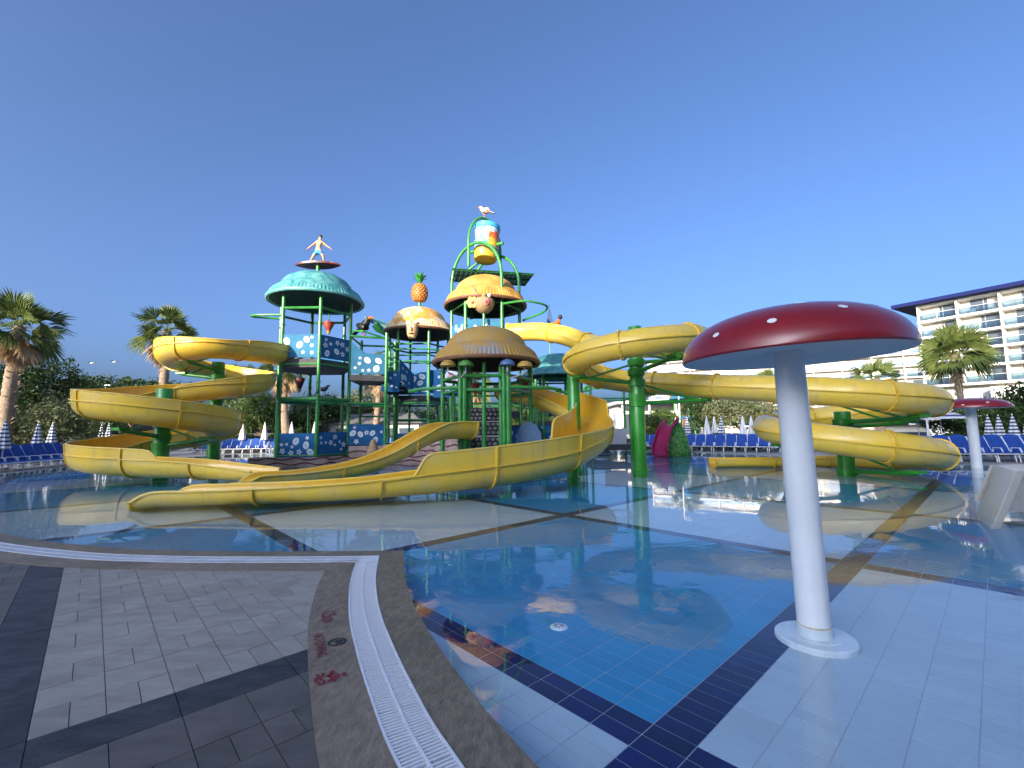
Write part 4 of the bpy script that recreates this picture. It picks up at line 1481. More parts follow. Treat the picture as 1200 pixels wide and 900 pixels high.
# ---- T5 front pavilion
c5 = (-1.08, 19.0)
t5 = thing('play_tower', 'low front pavilion with weathered mossy dome and thick green posts over stone steps', 'play tower', (*c5, 0), 'towers of the water playground')
v5 = hexv(c5, 1.87)
posts(t5, v5, -.1, 4.5, .095)
for k in (4, 5):
    for dx, dy in ((.17 if k == 4 else -.17, .0), (.05 if k == 4 else -.05, .28), (.30 if k == 4 else -.30, .22)):
        posts(t5, [v5[k] + Vector((dx, dy, 0))], -.1, 4.2, .085)
ring(t5, v5, 3.75, .075); ring(t5, v5, 3.2, .065, (1,))
posts(t5, [Vector((c5[0] - .02, 17.45, 0))], .6, 4.3, .08)
for s_ in (-1, 1):
    MB().tube([v5[4 if s_ < 0 else 5] + Vector((0, 0, 3.3)), v5[4 if s_ < 0 else 5] + Vector((s_ * 1.6, .1, 3.25)), v5[4 if s_ < 0 else 5] + Vector((s_ * 2.1, .5, 3.2))], .07, 8).build('outrigger', MAT['green'], t5, True)
    for q in range(3): MB().tube([Vector((c5[0] + s_ * (1.0 + .45 * q), 19.3, 1.3)), Vector((c5[0] + s_ * (1.0 + .45 * q), 19.3, 3.7))], .05, 8).build('baluster', MAT['green'], t5, True)
dome(t5, c5, 4.4, 2.3, 1.62, 'mossy', 'under')
deckplate(t5, [v5[k] for k in range(6)], .75, .75, 1.05, 'base')
# stone steps
ss = thing('stone_steps', 'dark cobbled steps climbing under the weathered dome pavilion', 'steps', (c5[0], 18.2, .75))
for k in range(3):
    y0, z0, z1 = 18.0 + .75 * k, .75 + .62 * k, 1.35 + .62 * k
    w_ = 1.75 - .1 * k
    riser = MB().box((c5[0], y0 + .4, (z0 + z1) / 2), (w_, .8, z1 - z0)).build('riser', MAT['stone_dk'], ss)
    MB().box((c5[0], y0 - .02, z0 + .0), (w_ + .12, .1, .07)).build('nosing', MAT['grey_p'], ss)
    nx, nz = 8, 3
    for r_ in range(nz):
        for q in range(nx):
            ww = w_ / nx
            cx_ = c5[0] - w_ / 2 + (q + .5 + (.25 if r_ % 2 else -.1)) * ww
            if abs(cx_ - c5[0]) > w_ / 2 - .05: continue
            hh = (z1 - z0 - .06) / nz
            MB().ball((cx_, y0 - .005, z0 + .06 + (r_ + .5) * hh), (ww * random.uniform(.36, .46), .05, hh * random.uniform(.34, .43)), 8, 4).build('cobble', MAT['stone'], riser, True)
for nm_, px_, py_, cm_ in (('ochre', 525, 428, 'cap_y'), ('green', 546, 428, 'cap_g'), ('slate blue', 594.5, 427, 'cap_b'), ('tan', 615, 429, 'cap_y')):
    p = at(px_, py_, 17.0)
    sm_ = thing('spray_mushroom', nm_ + {'ochre': ' spray mushroom at the left end under the weathered dome', 'tan': ' spray mushroom right of the blue one under the weathered dome'}.get(nm_, ' spray mushroom cap under the weathered dome rim'), 'spray mushroom', (p.x, p.y, p.z - .2))
    MB().lathe([(.0, -.02), (.24, -.02), (.30, 0), (.29, .07), (.23, .16), (.12, .22), (0, .235)], p - Vector((0, 0, .03)), 24).build('cap', MAT[cm_], sm_, True)
    tgt = v5[4] if px_ < 570 else v5[5]
    MB().tube([p - Vector((0, 0, .04)), p - Vector((0, 0, .28)), Vector((tgt.x, tgt.y, p.z - .45))], .035, 8).build('stem', MAT['grey_p'], sm_, True)

# ---- T6, T7 domes at the back right
c6 = (2.9, 30.2)
t6 = thing('play_tower', 'small back tower with a light turquoise roof behind the weathered dome pavilion', 'play tower', (*c6, 0), 'towers of the water playground')
v6 = hexv(c6, 1.8)
posts(t6, v6, -.1, 5.2)
deckplate(t6, v6, 2.2, .3)
for z in (4.9, 4.0, 3.2, 1.5): ring(t6, v6, z, .06)
panel(t6, v6[4], v6[5], .7, 1.9, 61, 'panel', dens=7)
panel(t6, v6[3], v6[4], .7, 1.9, 62, 'panel', dens=7)
dome(t6, c6, 5.15, 2.3, 1.0, 'turq', 'under_g', 'teal')
c7 = (3.6, 35.2)
t7 = thing('play_tower', 'rearmost tower with a dark teal dome behind the light turquoise roof', 'play tower', (*c7, 0), 'towers of the water playground')
v7 = hexv(c7, 1.9)
posts(t7, v7, -.1, 6.0)
deckplate(t7, v7, 3.0, .3)
for z in (5.6, 4.4, 1.5): ring(t7, v7, z, .06)
dome(t7, c7, 5.9, 2.6, 1.7, 'turq_dk', 'under_g', 'teal')
# low platform with grey panel right of the flume
t8 = thing('play_tower', 'low green framed landing with a plain grey panel beside the curved slide', 'play tower', (5.6, 27.5, 0), 'towers of the water playground')
v8 = [Vector(p + (0,)) for p in ((4.6, 26.2), (6.9, 26.2), (7.1, 28.4), (4.6, 28.4))]
posts(t8, v8, -.1, 4.4, .075)
ring(t8, v8, 4.2, .06); ring(t8, v8, 3.4, .05)
deckplate(t8, v8, .7, .3)
MB().slab([(5.3, 26.15, .75), (6.6, 26.15, .75), (6.6, 26.15, 1.65), (5.3, 26.15, 1.65)], (0, -1, 0), .05).build('panel', MAT['grey_p'], t8)
for k in range(3): MB().box((5.0, 26.0 - .3 * k, .55 - .2 * k), (.9, .3, .08)).build('step', MAT['platform'], t8)
for z in (3.9, 3.6, 3.3): MB().tube([(2.6, 26.8, z), (4.6, 26.6, z)], .05, 8).build('rail', MAT['green'], t8, True)
# rear connecting decks seen through the frames
t9 = thing('play_tower', 'rear open deck of green beams joining the towers over the stone steps', 'play tower', (-1.0, 27.5, 0), 'towers of the water playground')
v9 = [Vector(p + (0,)) for p in ((-3.4, 26.4), (1.4, 26.4), (1.6, 29.5), (-3.4, 29.5))]
posts(t9, v9, -.1, 4.6, .075)
deckplate(t9, v9, 1.9, .25)
ring(t9, v9, 3.2, .06); ring(t9, v9, 4.3, .05)
panel(t9, v9[0], Vector((-1.0, 26.4, 0)), .7, 1.8, 91, 'panel', dens=8)
panel(t9, Vector((-.8, 26.4, 0)), v9[1], .7, 1.8, 92, 'panel', dens=8)

# ---- painted rock base walls
rw = thing('rock_wall', 'pinkish rock wall with maroon wavy stripes under the blue flower panels', 'wall', (-8.5, 21.7, 0))
line = [(-12.7, 21.75), (-8.9, 21.75), (-8.2, 22.6), (-6.6, 23.0), (-4.4, 23.0), (-2.2, 20.6)]
hts = [.42, .42, .9, .95, 1.25, 1.25]
for k in range(5):
    a, b = Vector((*line[k], 0)), Vector((*line[k + 1], 0))
    d = (b - a).normalized()
    nrm = Vector((d.y, -d.x, 0))
    w_ = MB().slab([a + Vector((0, 0, -.13)), b + Vector((0, 0, -.13)), b + Vector((0, 0, hts[k])), a + Vector((0, 0, hts[k]))], -nrm, .5).build('wall_face', MAT['rockwall'], rw)
    Lk = (b - a).length
    for zz in (.12, .36, .62, .92):
        if zz > hts[k] - .04: continue
        pts_ = [a + d * (Lk * q / 40) + Vector((0, 0, zz + .05 * math.sin(q * Lk * .12 + zz * 9))) + nrm * .005 for q in range(41)]
        MB().tube(pts_, .035, 6).build('wavy_stripe', MAT['maroon'], w_, True)
# shell-shaped blue board and small life-ring target in front of the right steps
bb = thing('surfboard_shield', 'blue grey rounded board standing under the right side of the weathered dome', 'board', (.35, 18.2, .6))
MB().slab([Vector((.65 + .55 * x, 18.2, .6 + y)) for x, y in [(-1, 0), (1, 0), (1, .5), (.85, .95), (.5, 1.25), (0, 1.36), (-.5, 1.25), (-.85, .95), (-1, .5)]], (0, -1, 0), .1).build('board', MAT['slate'], bb)
# ================================================================ figures on the towers
def skin_mesh(name, verts, edges, radii, root_i, m, parent, subd=2, org=(0, 0, 0), M=None):
    me = bpy.data.meshes.new(name)
    me.from_pydata([tuple(v) for v in verts], edges, [])
    o = bpy.data.objects.new(name, me)
    col.objects.link(o)
    md = o.modifiers.new('s', 'SKIN')
    md.use_smooth_shade = True
    sv = me.skin_vertices[0].data
    for k, r in enumerate(radii):
        sv[k].radius = (r, r) if not isinstance(r, tuple) else r
        sv[k].use_root = (k == root_i)
    sb = o.modifiers.new('d', 'SUBSURF')
    sb.levels = sb.render_levels = subd
    dg = bpy.context.evaluated_depsgraph_get()
    nm = bpy.data.meshes.new_from_object(o.evaluated_get(dg))
    bpy.data.objects.remove(o)
    T = Matrix.Translation(Vector(org) - WORLD[parent]) @ (M if M is not None else Matrix.Identity(4))
    nm.transform(T)
    nm.materials.clear()
    nm.materials.append(m)
    nm.polygons.foreach_set('use_smooth', [True] * len(nm.polygons))
    o = bpy.data.objects.new(name, nm)
    col.objects.link(o)
    o.parent = parent
    KIDS.setdefault(parent, []).append(o)
    WORLD[o] = WORLD[parent]
    return o


# surfer: x to the right in the picture, y away from the camera
so = Vector((-10.5, 23.6, 10.72))
sf = thing('surfer_statue', 'statue of a bare chested surfer in blue shorts riding a board on the turquoise dome', 'statue', (-10.5, 23.6, 10.55))
V = [(0, 0, .78), (0, -.01, .95), (.02, -.02, 1.12), (.05, -.02, 1.27), (.07, -.02, 1.36), (.09, -.03, 1.46), (.09, -.03, 1.55),      # 0-6 pelvis..head
     (-.12, 0, 1.24), (-.30, -.03, 1.08), (-.50, -.05, .92), (-.57, -.06, .86),                                                  # 7-10 left arm
     (.21, 0, 1.23), (.40, .02, 1.07), (.60, .02, .93), (.68, .02, .87),                                                        # 11-14 right arm
     (-.11, 0, .70), (-.27, -.05, .40), (-.46, .02, .08), (-.52, -.10, .035),                                                      # 15-18 left leg
     (.13, 0, .70), (.30, -.06, .42), (.33, .02, .08), (.36, -.12, .035)]                                                           # 19-22 right leg
E_ = [(0, 1), (1, 2), (2, 3), (3, 4), (4, 5), (5, 6), (3, 7), (7, 8), (8, 9), (9, 10), (3, 11), (11, 12), (12, 13), (13, 14), (0, 15), (15, 16), (16, 17), (17, 18), (0, 19), (19, 20), (20, 21), (21, 22)]
rad = [(.15, .11), (.135, .10), (.155, .11), (.12, .09), .06, .095, .08, .075, .055, .042, .035, .075, .055, .042, .035, .10, .075, .048, .035, .10, .075, .048, .035]
skin_mesh('body', V, E_, rad, 0, MAT['skin'], sf, 2, so, Matrix.Scale(1.0, 4))
Vs = [(0, 0, .86), (0, 0, .76), (-.12, 0, .68), (-.215, -.035, .50), (.14, 0, .68), (.245, -.042, .51)]
skin_mesh('shorts', Vs, [(0, 1), (1, 2), (2, 3), (1, 4), (4, 5)], [(.17, .125), (.175, .135), .135, .115, .135, .115], 1, MAT['shorts'], sf, 2, so, Matrix.Scale(1.0, 4))
MB().ball(so + Vector((.09, 0, 1.575)), (.105, .108, .09), 14, 8).build('hair', MAT['hair'], sf, True)
hm = MB()
for s_ in (-1, 1):
    for q in range(4):
        b0 = so + Vector(((-.575 if s_ < 0 else .68), -.05 + .022 * q + (.0 if s_ < 0 else .05), .85 if s_ < 0 else .865))
        hm.tube([b0, b0 + Vector((s_ * .05, 0, -.04)), b0 + Vector((s_ * .085, 0, -.085))], [.012, .011, .008], 6)
    b0 = so + Vector(((-.555 if s_ < 0 else .66), -.09 + (.0 if s_ < 0 else .05), .85))
    hm.tube([b0, b0 + Vector((s_ * .02, -.04, -.03)), b0 + Vector((s_ * .03, -.05, -.06))], [.013, .011, .008], 6)
hm.build('fingers', MAT['skin'], sf, True)
bd, bd2 = MB(), MB()
pl = []
for k in range(24):
    t = -1 + 2 * k / 23
    pl.append((t * 1.22, .33 * (1 - abs(t) ** 2.4)))
Mt = Matrix.Rotation(R(-2), 3, 'Y') @ Matrix.Rotation(R(-14), 3, 'X') @ Matrix.Rotation(R(4), 3, 'Z')
for mb, z in ((bd, .0), (bd2, -.055)):
    top = [so + Mt @ Vector((x, y, z + .05 * (abs(x) / 1.22) ** 3 * (1 if x < 0 else .3))) for x, y in pl]
    bot = [so + Mt @ Vector((x, -y, z + .05 * (abs(x) / 1.22) ** 3 * (1 if x < 0 else .3))) for x, y in pl]
    vs = top + bot
    lo = [Vector(v) - Vector((0, 0, .055)) for v in vs]
    n = 24
    fs = [(k, k + 1, n + k + 1, n + k) for k in range(n - 1)] + [(2 * n + k + 1, 2 * n + k, 3 * n + k, 3 * n + k + 1) for k in range(n - 1)]
    fs += [(k + 1, k, 2 * n + k, 2 * n + k + 1) for k in range(n - 1)] + [(n + k, n + k + 1, 3 * n + k + 1, 3 * n + k) for k in range(n - 1)]
    mb.add(vs + lo, fs)
bd.build('surfboard', MAT['board'], sf, True)
bd2.build('board_bottom', MAT['board_dk'], sf, True)

# pineapple
po = Vector((-5.95, 28.4, 9.95))
pn = thing('pineapple_statue', 'orange pineapple statue with green leaf crown on the cream dome', 'statue', po)
prof = [(0, 0), (.2, .01), (.36, .12), (.46, .32), (.50, .58), (.46, .85), (.36, 1.08), (.2, 1.22), (0, 1.26)]
MB().lathe(prof, po, 26).build('fruit', MAT['pine'], pn, True)
scales = MB()
for r_ in range(9):
    z = .12 + r_ * .125
    rr_ = next((a[0] + (b[0] - a[0]) * (z - a[1]) / (b[1] - a[1])) for a, b in zip(prof, prof[1:]) if a[1] <= z <= b[1])
    for k in range(14):
        an = 2 * math.pi * (k + .5 * (r_ % 2)) / 14
        scales.ball(po + Vector((rr_ * math.cos(an), rr_ * math.sin(an), z)), (.07, .07, .055), 6, 4)
scales.build('fruit_scales', MAT['pine'], pn, True)['kind'] = 'stuff'
for k in range(20):
    an = k * 2.4
    tilt = .2 + .8 * (k / 20)
    L = .9 - .25 * (k / 20)
    d = Vector((math.cos(an), math.sin(an), 0))
    base = po + Vector((0, 0, 1.2)) + d * .08
    pts_ = [base + d * (L * tilt * q * q * .75) + Vector((0, 0, L * (q - tilt * .35 * q * q))) for q in (0, .35, .7, 1.0)]
    sd_ = Vector((-d.y, d.x, 0))
    wd = [.10, .12, .09, .01]
    mb = MB()
    mb.add([p + sd_ * w__ for p, w__ in zip(pts_, wd)] + [p - sd_ * w__ for p, w__ in zip(pts_, wd)] + [p + d * .02 - Vector((0, 0, .02)) for p in pts_], [(q, q + 1, 5 + q, 4 + q) for q in range(3)] + [(8 + q, 9 + q, q + 1, q) for q in range(3)] + [(4 + q, 5 + q, 9 + q, 8 + q) for q in range(3)])
    mb.build('leaf', MAT['leaf_paint'], pn, True)


def bird(name, label, o, s, yaw, body_m, wing_m, beak_m, cat='statue', big_beak=False, head_m=None):
    root = thing(name, label, cat, o)
    M = Matrix.Rotation(yaw, 3, 'Z') @ Matrix.Scale(s, 3)
    T = lambda v: Vector(o) + M @ Vector(v)
    Vb = [(-.30, 0, .30), (-.12, 0, .34), (.08, 0, .42), (.20, 0, .56), (.24, 0, .68), (.34, 0, .69)]
    M4 = M.to_4x4()
    skin_mesh('body', Vb, [(0, 1), (1, 2), (2, 3), (3, 4), (4, 5)], [.07, .15, .17, .12, .11, .05], 2, MAT[body_m], root, 2, o, M4)
    MB().slab([T((-.25, -.07, .32)), T((-.62, -.10, .14)), T((-.66, 0, .12)), T((-.62, .10, .14)), T((-.25, .07, .32))], (0, 0, 1), .03 * s).build('tail', MAT[wing_m], root)
    for sg in (-1, 1):
        MB().ball(T((-.07, sg * .135, .40)), (.26 * s, .04 * s, .12 * s), 12, 6, Matrix.Rotation(yaw, 3, 'Z') @ Matrix.Rotation(R(22), 3, 'Y')).build('wing', MAT[wing_m], root, True)
        MB().tube([T((.02, sg * .06, .28)), T((.03, sg * .06, .0)), T((.10, sg * .06, .0))], .018 * s, 6).build('leg', MAT[beak_m], root, True)
    bl = .34 if big_beak else .14
    MB().tube([T((.30, 0, .69)), T((.30 + bl * .6, 0, .69)), T((.30 + bl, 0, .63))], [.055 * s, .045 * s, .006 * s], 8).build('beak', MAT[beak_m], root, True)
    for sg in (-1, 1):
        MB().ball(T((.29, sg * .085, .72)), .018 * s, 8, 6).build('eye', MAT['black'], root, True)
    return root


bird('bird_statue', 'painted white and orange seagull statue perched on the arch over the bucket', (-1.45, 24.25, 13.62), .92, R(165), 'bird_o', 'bird_o', 'orange')
bird('toucan_statue', 'black toucan statue standing between the turquoise and cream domes', tuple(at(426, 394, 23.8)), 1.35, R(-35), 'black', 'black', 'orange', big_beak=True)
bird('crow', 'small black bird sitting on the green crossbeam of the turquoise domed tower', tuple(at(380, 462, 21.95)), .62, R(15), 'black', 'black', 'black', 'bird')
tc_ = thing('spray_cannon', 'striped teal spray cannon beside the black toucan statue', 'spray cannon', at(440, 378, 24))
MB().tube([at(428, 373, 23.6), at(440, 377, 24), at(451, 382, 24.3)], [.10, .16, .19], 14).build('barrel', MAT['teal'], tc_, True)
MB().tube([at(440, 380, 24), at(444, 386, 24.1), at(451, 392, 24.3)], [.22, .2, .05], 10).build('mount', MAT['green_dark'], tc_, True)


def cone(label, p, h, r, m='cone'):
    root = thing('spray_cone', label, 'spray cone', p)
    MB().lathe([(0, 0), (r * .12, .02 * h), (r, h * .9), (r * .96, h), (0, h * 1.02)], p, 20).build('cone_shell', MAT[m], root, True)
    MB().lathe([(0, -.02), (r * .2, 0), (r * .36, h * .27), (r * .2, h * .27)], Vector(p) - Vector((0, 0, .012)), 16).build('cone_tip', MAT['cap_y'], root, True)
    MB().tube([Vector(p) + Vector((0, 0, h)), Vector(p) + Vector((0, 0, h + .45))], .03, 8).build('hanger', MAT['green'], root, True)


cone('terracotta cone hanging inside the turquoise domed tower', at(385, 391, 23.3), .62, .30)
cone('maroon cone hanging in the lower bay of the turquoise domed tower', at(351, 459, 24.6), .75, .27, 'maroon')
cone('red cone hanging under the left half of the weathered dome', at(557, 464, 20.2), .55, .24)
cone('big red cone hanging right of the weathered dome above the yellow flume', at(615, 463, 20.0), .75, .36)

# coconut character on the bucket tower
cp = at(567, 357, 22.2)
cs = thing('coconut_statue', 'tan coconut statue with yellow flower and pink straw under the straw dome', 'statue', cp - Vector((0, 0, .55)))
MB().lathe([(0, -.46), (.22, -.43), (.44, -.24), (.54, .02), (.52, .22), (.44, .30), (.40, .24), (0, .20)], cp, 28).build('shell', MAT['coco'], cs, True)
MB().tube([cp + Vector((0, 0, -.42)), cp + Vector((0, 0, -1.2))], .07, 10).build('stand', MAT['green'], cs, True)
for k in range(6):
    an = 2 * math.pi * k / 6
    MB().ball(cp + Vector((-.56 + .19 * math.cos(an), -.28, .05 + .19 * math.sin(an))), (.13, .05, .13), 10, 6).build('petal', MAT['petal'], cs, True)
MB().ball(cp + Vector((-.56, -.33, .05)), .09, 10, 6).build('flower_centre', MAT['pink'], cs, True)
MB().tube([cp + Vector((-.25, -.2, .2)), cp + Vector((-.45, -.2, .75)), cp + Vector((-.62, -.2, .95))], .028, 8).build('straw', MAT['pink'], cs, True)
MB().ball(cp + Vector((.16, -.46, .02)), (.15, .1, .19), 12, 8).build('mouth', MAT['pink'], cs, True)
MB().ball(cp + Vector((.16, -.54, .0)), (.07, .04, .1), 10, 6).build('tongue', MAT['cone'], cs, True)
for sx in (.02, .30):
    e = MB().ball(cp + Vector((sx, -.42, .36)), (.09, .08, .10), 12, 8).build('eye', MAT['petal' if sx < .1 else 'decal'], cs, True)
    MB().ball(cp + Vector((sx, -.49, .36)), .035, 8, 6).build('pupil', MAT['black'], e, True)

# peach face on the cream dome
fp = at(483, 386, 26.2)
fc = thing('tiki_face_statue', 'peach tiki face statue with white flower hair below the cream dome', 'statue', fp - Vector((0, 0, .5)))
MB().lathe([(0, -.55), (.2, -.54), (.30, -.30), (.36, 0), (.36, .2), (.28, .34), (0, .38)], fp, 20).build('head', MAT['peach'], fc, True)
MB().ball(fp + Vector((0, -.36, -.04)), (.08, .10, .16), 10, 6).build('nose', MAT['peach'], fc, True)
for sg in (-1, 1):
    MB().ball(fp + Vector((sg * .14, -.31, .08)), (.07, .05, .05), 10, 6).build('eye', MAT['decal'], fc, True)
    MB().ball(fp + Vector((sg * .2, -.05, .40)), (.16, .14, .12), 10, 6).build('flower', MAT['decal'], fc, True)
MB().ball(fp + Vector((0, -.30, -.30)), (.15, .06, .05), 10, 6).build('mouth', MAT['maroon'], fc, True)

# small idol on the rock wall, plus shower heads
ip = gnd(437, 545, .0); ip = at(437, 541, 21.2)
idl = thing('idol_statue', 'small brown carved idol standing against the wavy rock wall', 'statue', (ip.x, ip.y, 0))
MB().lathe([(.0, 0), (.27, 0), (.28, .32), (.22, .4), (.28, .5), (.28, .85), (.20, .95), (.17, 1.15), (.09, 1.32), (0, 1.38)], (ip.x, ip.y, -.1), 16).build('body', MAT['coco'], idl, True)
MB().lathe([(.285, 0), (.30, .02), (.30, .08), (.285, .1)], (ip.x, ip.y, .28), 16).build('carved_band', MAT['brown_trim'], idl, True)

# orange figure with a blue sail on the platform behind the lit tube
op = at(652, 388, 26.5)
of = thing('sailor_statue', 'orange seated figure with dark hair beside a pointed blue sail above the tube slide', 'statue', op)
skin_mesh('body', [(0, 0, .1), (0, 0, .4), (.05, 0, .62), (.22, 0, .75), (-.25, 0, .25), (-.5, 0, .2), (.2, -.1, .3), (-.1, -.2, .2)], [(0, 1), (1, 2), (2, 3), (0, 4), (4, 5), (2, 6), (0, 7)], [.2, .2, .18, .10, .16, .14, .07, .1], 0, MAT['orange'], of, 2, op)
MB().ball(op + Vector((.25, 0, .86)), (.14, .14, .15), 12, 8).build('head', MAT['hair'], of, True)
MB().add([op + Vector(v) for v in ((-.62, 0, .1), (-.10, 0, .25), (-.42, 0, 1.75), (-.36, .12, .2))], [(0, 1, 2), (0, 2, 3), (1, 3, 2), (0, 3, 1)]).build('sail', MAT['navy_sail'], of)
MB().tube([op + Vector((-.4, .04, -1.6)), op + Vector((-.4, .04, 1.7))], .03, 8).build('mast', MAT['green'], of, True)
MB().box(op + Vector((-.1, 0, -.06)), (1.5, .9, .1)).build('perch', MAT['cone'], of)

# ---- beige scooped toddler slide at the right edge
bs = thing('toddler_slide', 'beige fibreglass toddler play shell with an angled side and recessed front standing in shallow water', 'toddler slide', (9.4, 8.2, FLOOR))
F0, F1 = gnd(1160, 611, 0), at(1189, 552, 7.95)
B0, B1 = gnd(1140, 600, 0), at(1164, 545, 8.55)
ux = Vector((1, .10, 0))
mb = MB()
vs, fs = [], []
ns_, nt_ = 6, 5
for i in range(ns_ + 1):
    for j in range(nt_ + 1):
        s_, t_ = i / ns_, j / nt_
        p = (B0.lerp(F0, t_)).lerp(B1.lerp(F1, t_), s_) + Vector((-.05 * math.sin(math.pi * t_) + .04 * (1 - s_) ** 2, -.05 * math.sin(math.pi * t_), 0)) + Vector((.05 * math.sin(math.pi * s_), 0, 0))
        if i == 0: p.z = -.12
        vs.append(p)
for i in range(ns_):
    for j in range(nt_):
        q = i * (nt_ + 1) + j
        fs.append((q, q + 1, q + nt_ + 2, q + nt_ + 1))
mb.add(vs, fs)
mb.build('side_wall', MAT['beige'], bs, True)
W_ = 2.6
Fb = Vector((F0.x, F0.y, -.12))
fr_ = MB()
inn0, inn1 = Fb + Vector((.15, .02, 0)), F1 + Vector((.10, .01, -.09))
for quad in ([Fb, inn0, inn1, F1], [F1, inn1, inn1 + ux * W_, F1 + ux * W_], [F1 + ux * W_, inn1 + ux * W_, Vector((F0.x, F0.y, -.12)) + ux * (W_ + .5), Vector((F0.x, F0.y, -.12)) + ux * (W_ + .75)]):
    fr_.slab(quad, (0, -1, 0), .035)
fr_.build('raised_rim', MAT['beige'], bs)
q0 = inn0.lerp(inn1, .30)
MB().slab([q0 + Vector((0, .04, 0)), inn1 + Vector((0, .04, 0)), inn1 + ux * W_ + Vector((0, .04, 0)), q0 + ux * (W_ + .4) + Vector((0, .04, 0))], (0, 1, 0), .06).build('recessed_panel', MAT['beige_in'], bs)
MB().slab([F1, F1 + ux * W_, B1 + ux * W_, B1], (0, 0, -1), .05).build('top', MAT['beige'], bs)
MB().slab([Vector((B0.x, B0.y, .2)) + Vector((.1, 0, 0)), Vector((B0.x, B0.y, .2)) + ux * W_, B1 + ux * W_, B1], (0, 1, 0), .05).build('back_panel', MAT['beige'], bs)

# ---- magenta slide with leafy rock
kp = gnd(785, 533, 0)
kr = thing('dragon_slide', 'small magenta toddler slide climbing a mottled green leafy rock at the far pool edge', 'toddler slide', (kp.x, kp.y, FLOOR))
kx, ky = kp.x, kp.y
mb = MB().lathe([(1.0, 0), (.98, .4), (.85, 1.0), (.62, 1.6), (.4, 1.95), (.22, 2.08), (0, 2.12)], (kx + .45, ky + .6, -.1), 30, ripple=lambda j, k: .10 * math.sin(k * 2.1 + j * 1.7))
mb.build('leafy_rock', MAT['leafgreen'], kr, True)
lv = MB()
rnd = random.Random(5)
for _ in range(260):
    z = rnd.uniform(.1, 1.95); an = rnd.uniform(math.pi, 2 * math.pi)
    rr_ = (1.02 - .35 * (z / 2) ** 1.0) * (1 - .25 * (z / 2) ** 2) * 1.02
    c_ = Vector((kx + .45 + rr_ * math.cos(an), ky + .6 + rr_ * math.sin(an), z))
    lv.ball(c_, (.10, .05, .12), 5, 3, Matrix.Rotation(an + math.pi / 2, 3, 'Z'))
lv.build('moulded_leaves', MAT['leafgreen'], kr, True)['kind'] = 'stuff'
sp_ = spline([(kx + .2, ky + .1, 2.15, .35, .1, .1), (kx - .3, ky - .4, 1.75, .35, .1, .1), (kx - .75, ky - .9, 1.0, .35, .1, .1), (kx - 1.0, ky - 1.2, .5, .3, .1, .1), (kx - 1.1, ky - 1.6, .25, .25, .05, .05)], .15)
flume_slide(kr, sp_, .42, 9, MAT['magenta'], MAT['magenta'], MAT['magenta'])
# ================================================================ vegetation
def frond_fan(mb, base, d, L, fan, rnd, mi, droop=.35):
    """one Washingtonia leaf: a stalk and a pleated fan of blades"""
    d = d.normalized()
    up = Vector((0, 0, 1))
    s = d.cross(up)
    s = s.normalized() if s.length > .05 else Vector((1, 0, 0))
    n = s.cross(d).normalized()
    ro = rnd.gauss(0, .75)          # each leaf blade is rolled differently about its stalk
    s, n = s * math.cos(ro) + n * math.sin(ro), n * math.cos(ro) - s * math.sin(ro)
    hub = base + d * (L * rnd.uniform(.3, .55)) - up * (droop * .12 * L)
    mb.add([base + s * .025, base - s * .025, hub - s * .02, hub + s * .02], [(0, 1, 2, 3)], mi)
    nb = 19
    for k in range(nb):
        a = R(-fan + 2 * fan * k / (nb - 1)) + rnd.uniform(-.04, .04)
        v = (d * math.cos(a) + s * math.sin(a)).normalized()
        l = L * .64 * (1 - .25 * abs(a) / R(fan)) * rnd.uniform(.85, 1.1)
        w_ = .042 * L * .55
        t = v.cross(n).normalized()
        m1 = hub + v * l * .55 - up * (droop * l * .16) + n * rnd.uniform(-.02, .03)
        tip = hub + v * l * .95 - up * (droop * l * rnd.uniform(.45, .8))
        mb.add([hub, m1 + t * w_, tip, m1 - t * w_, m1 + n * w_ * .45], [(0, 1, 4), (1, 2, 4), (2, 3, 4), (3, 0, 4)], mi)


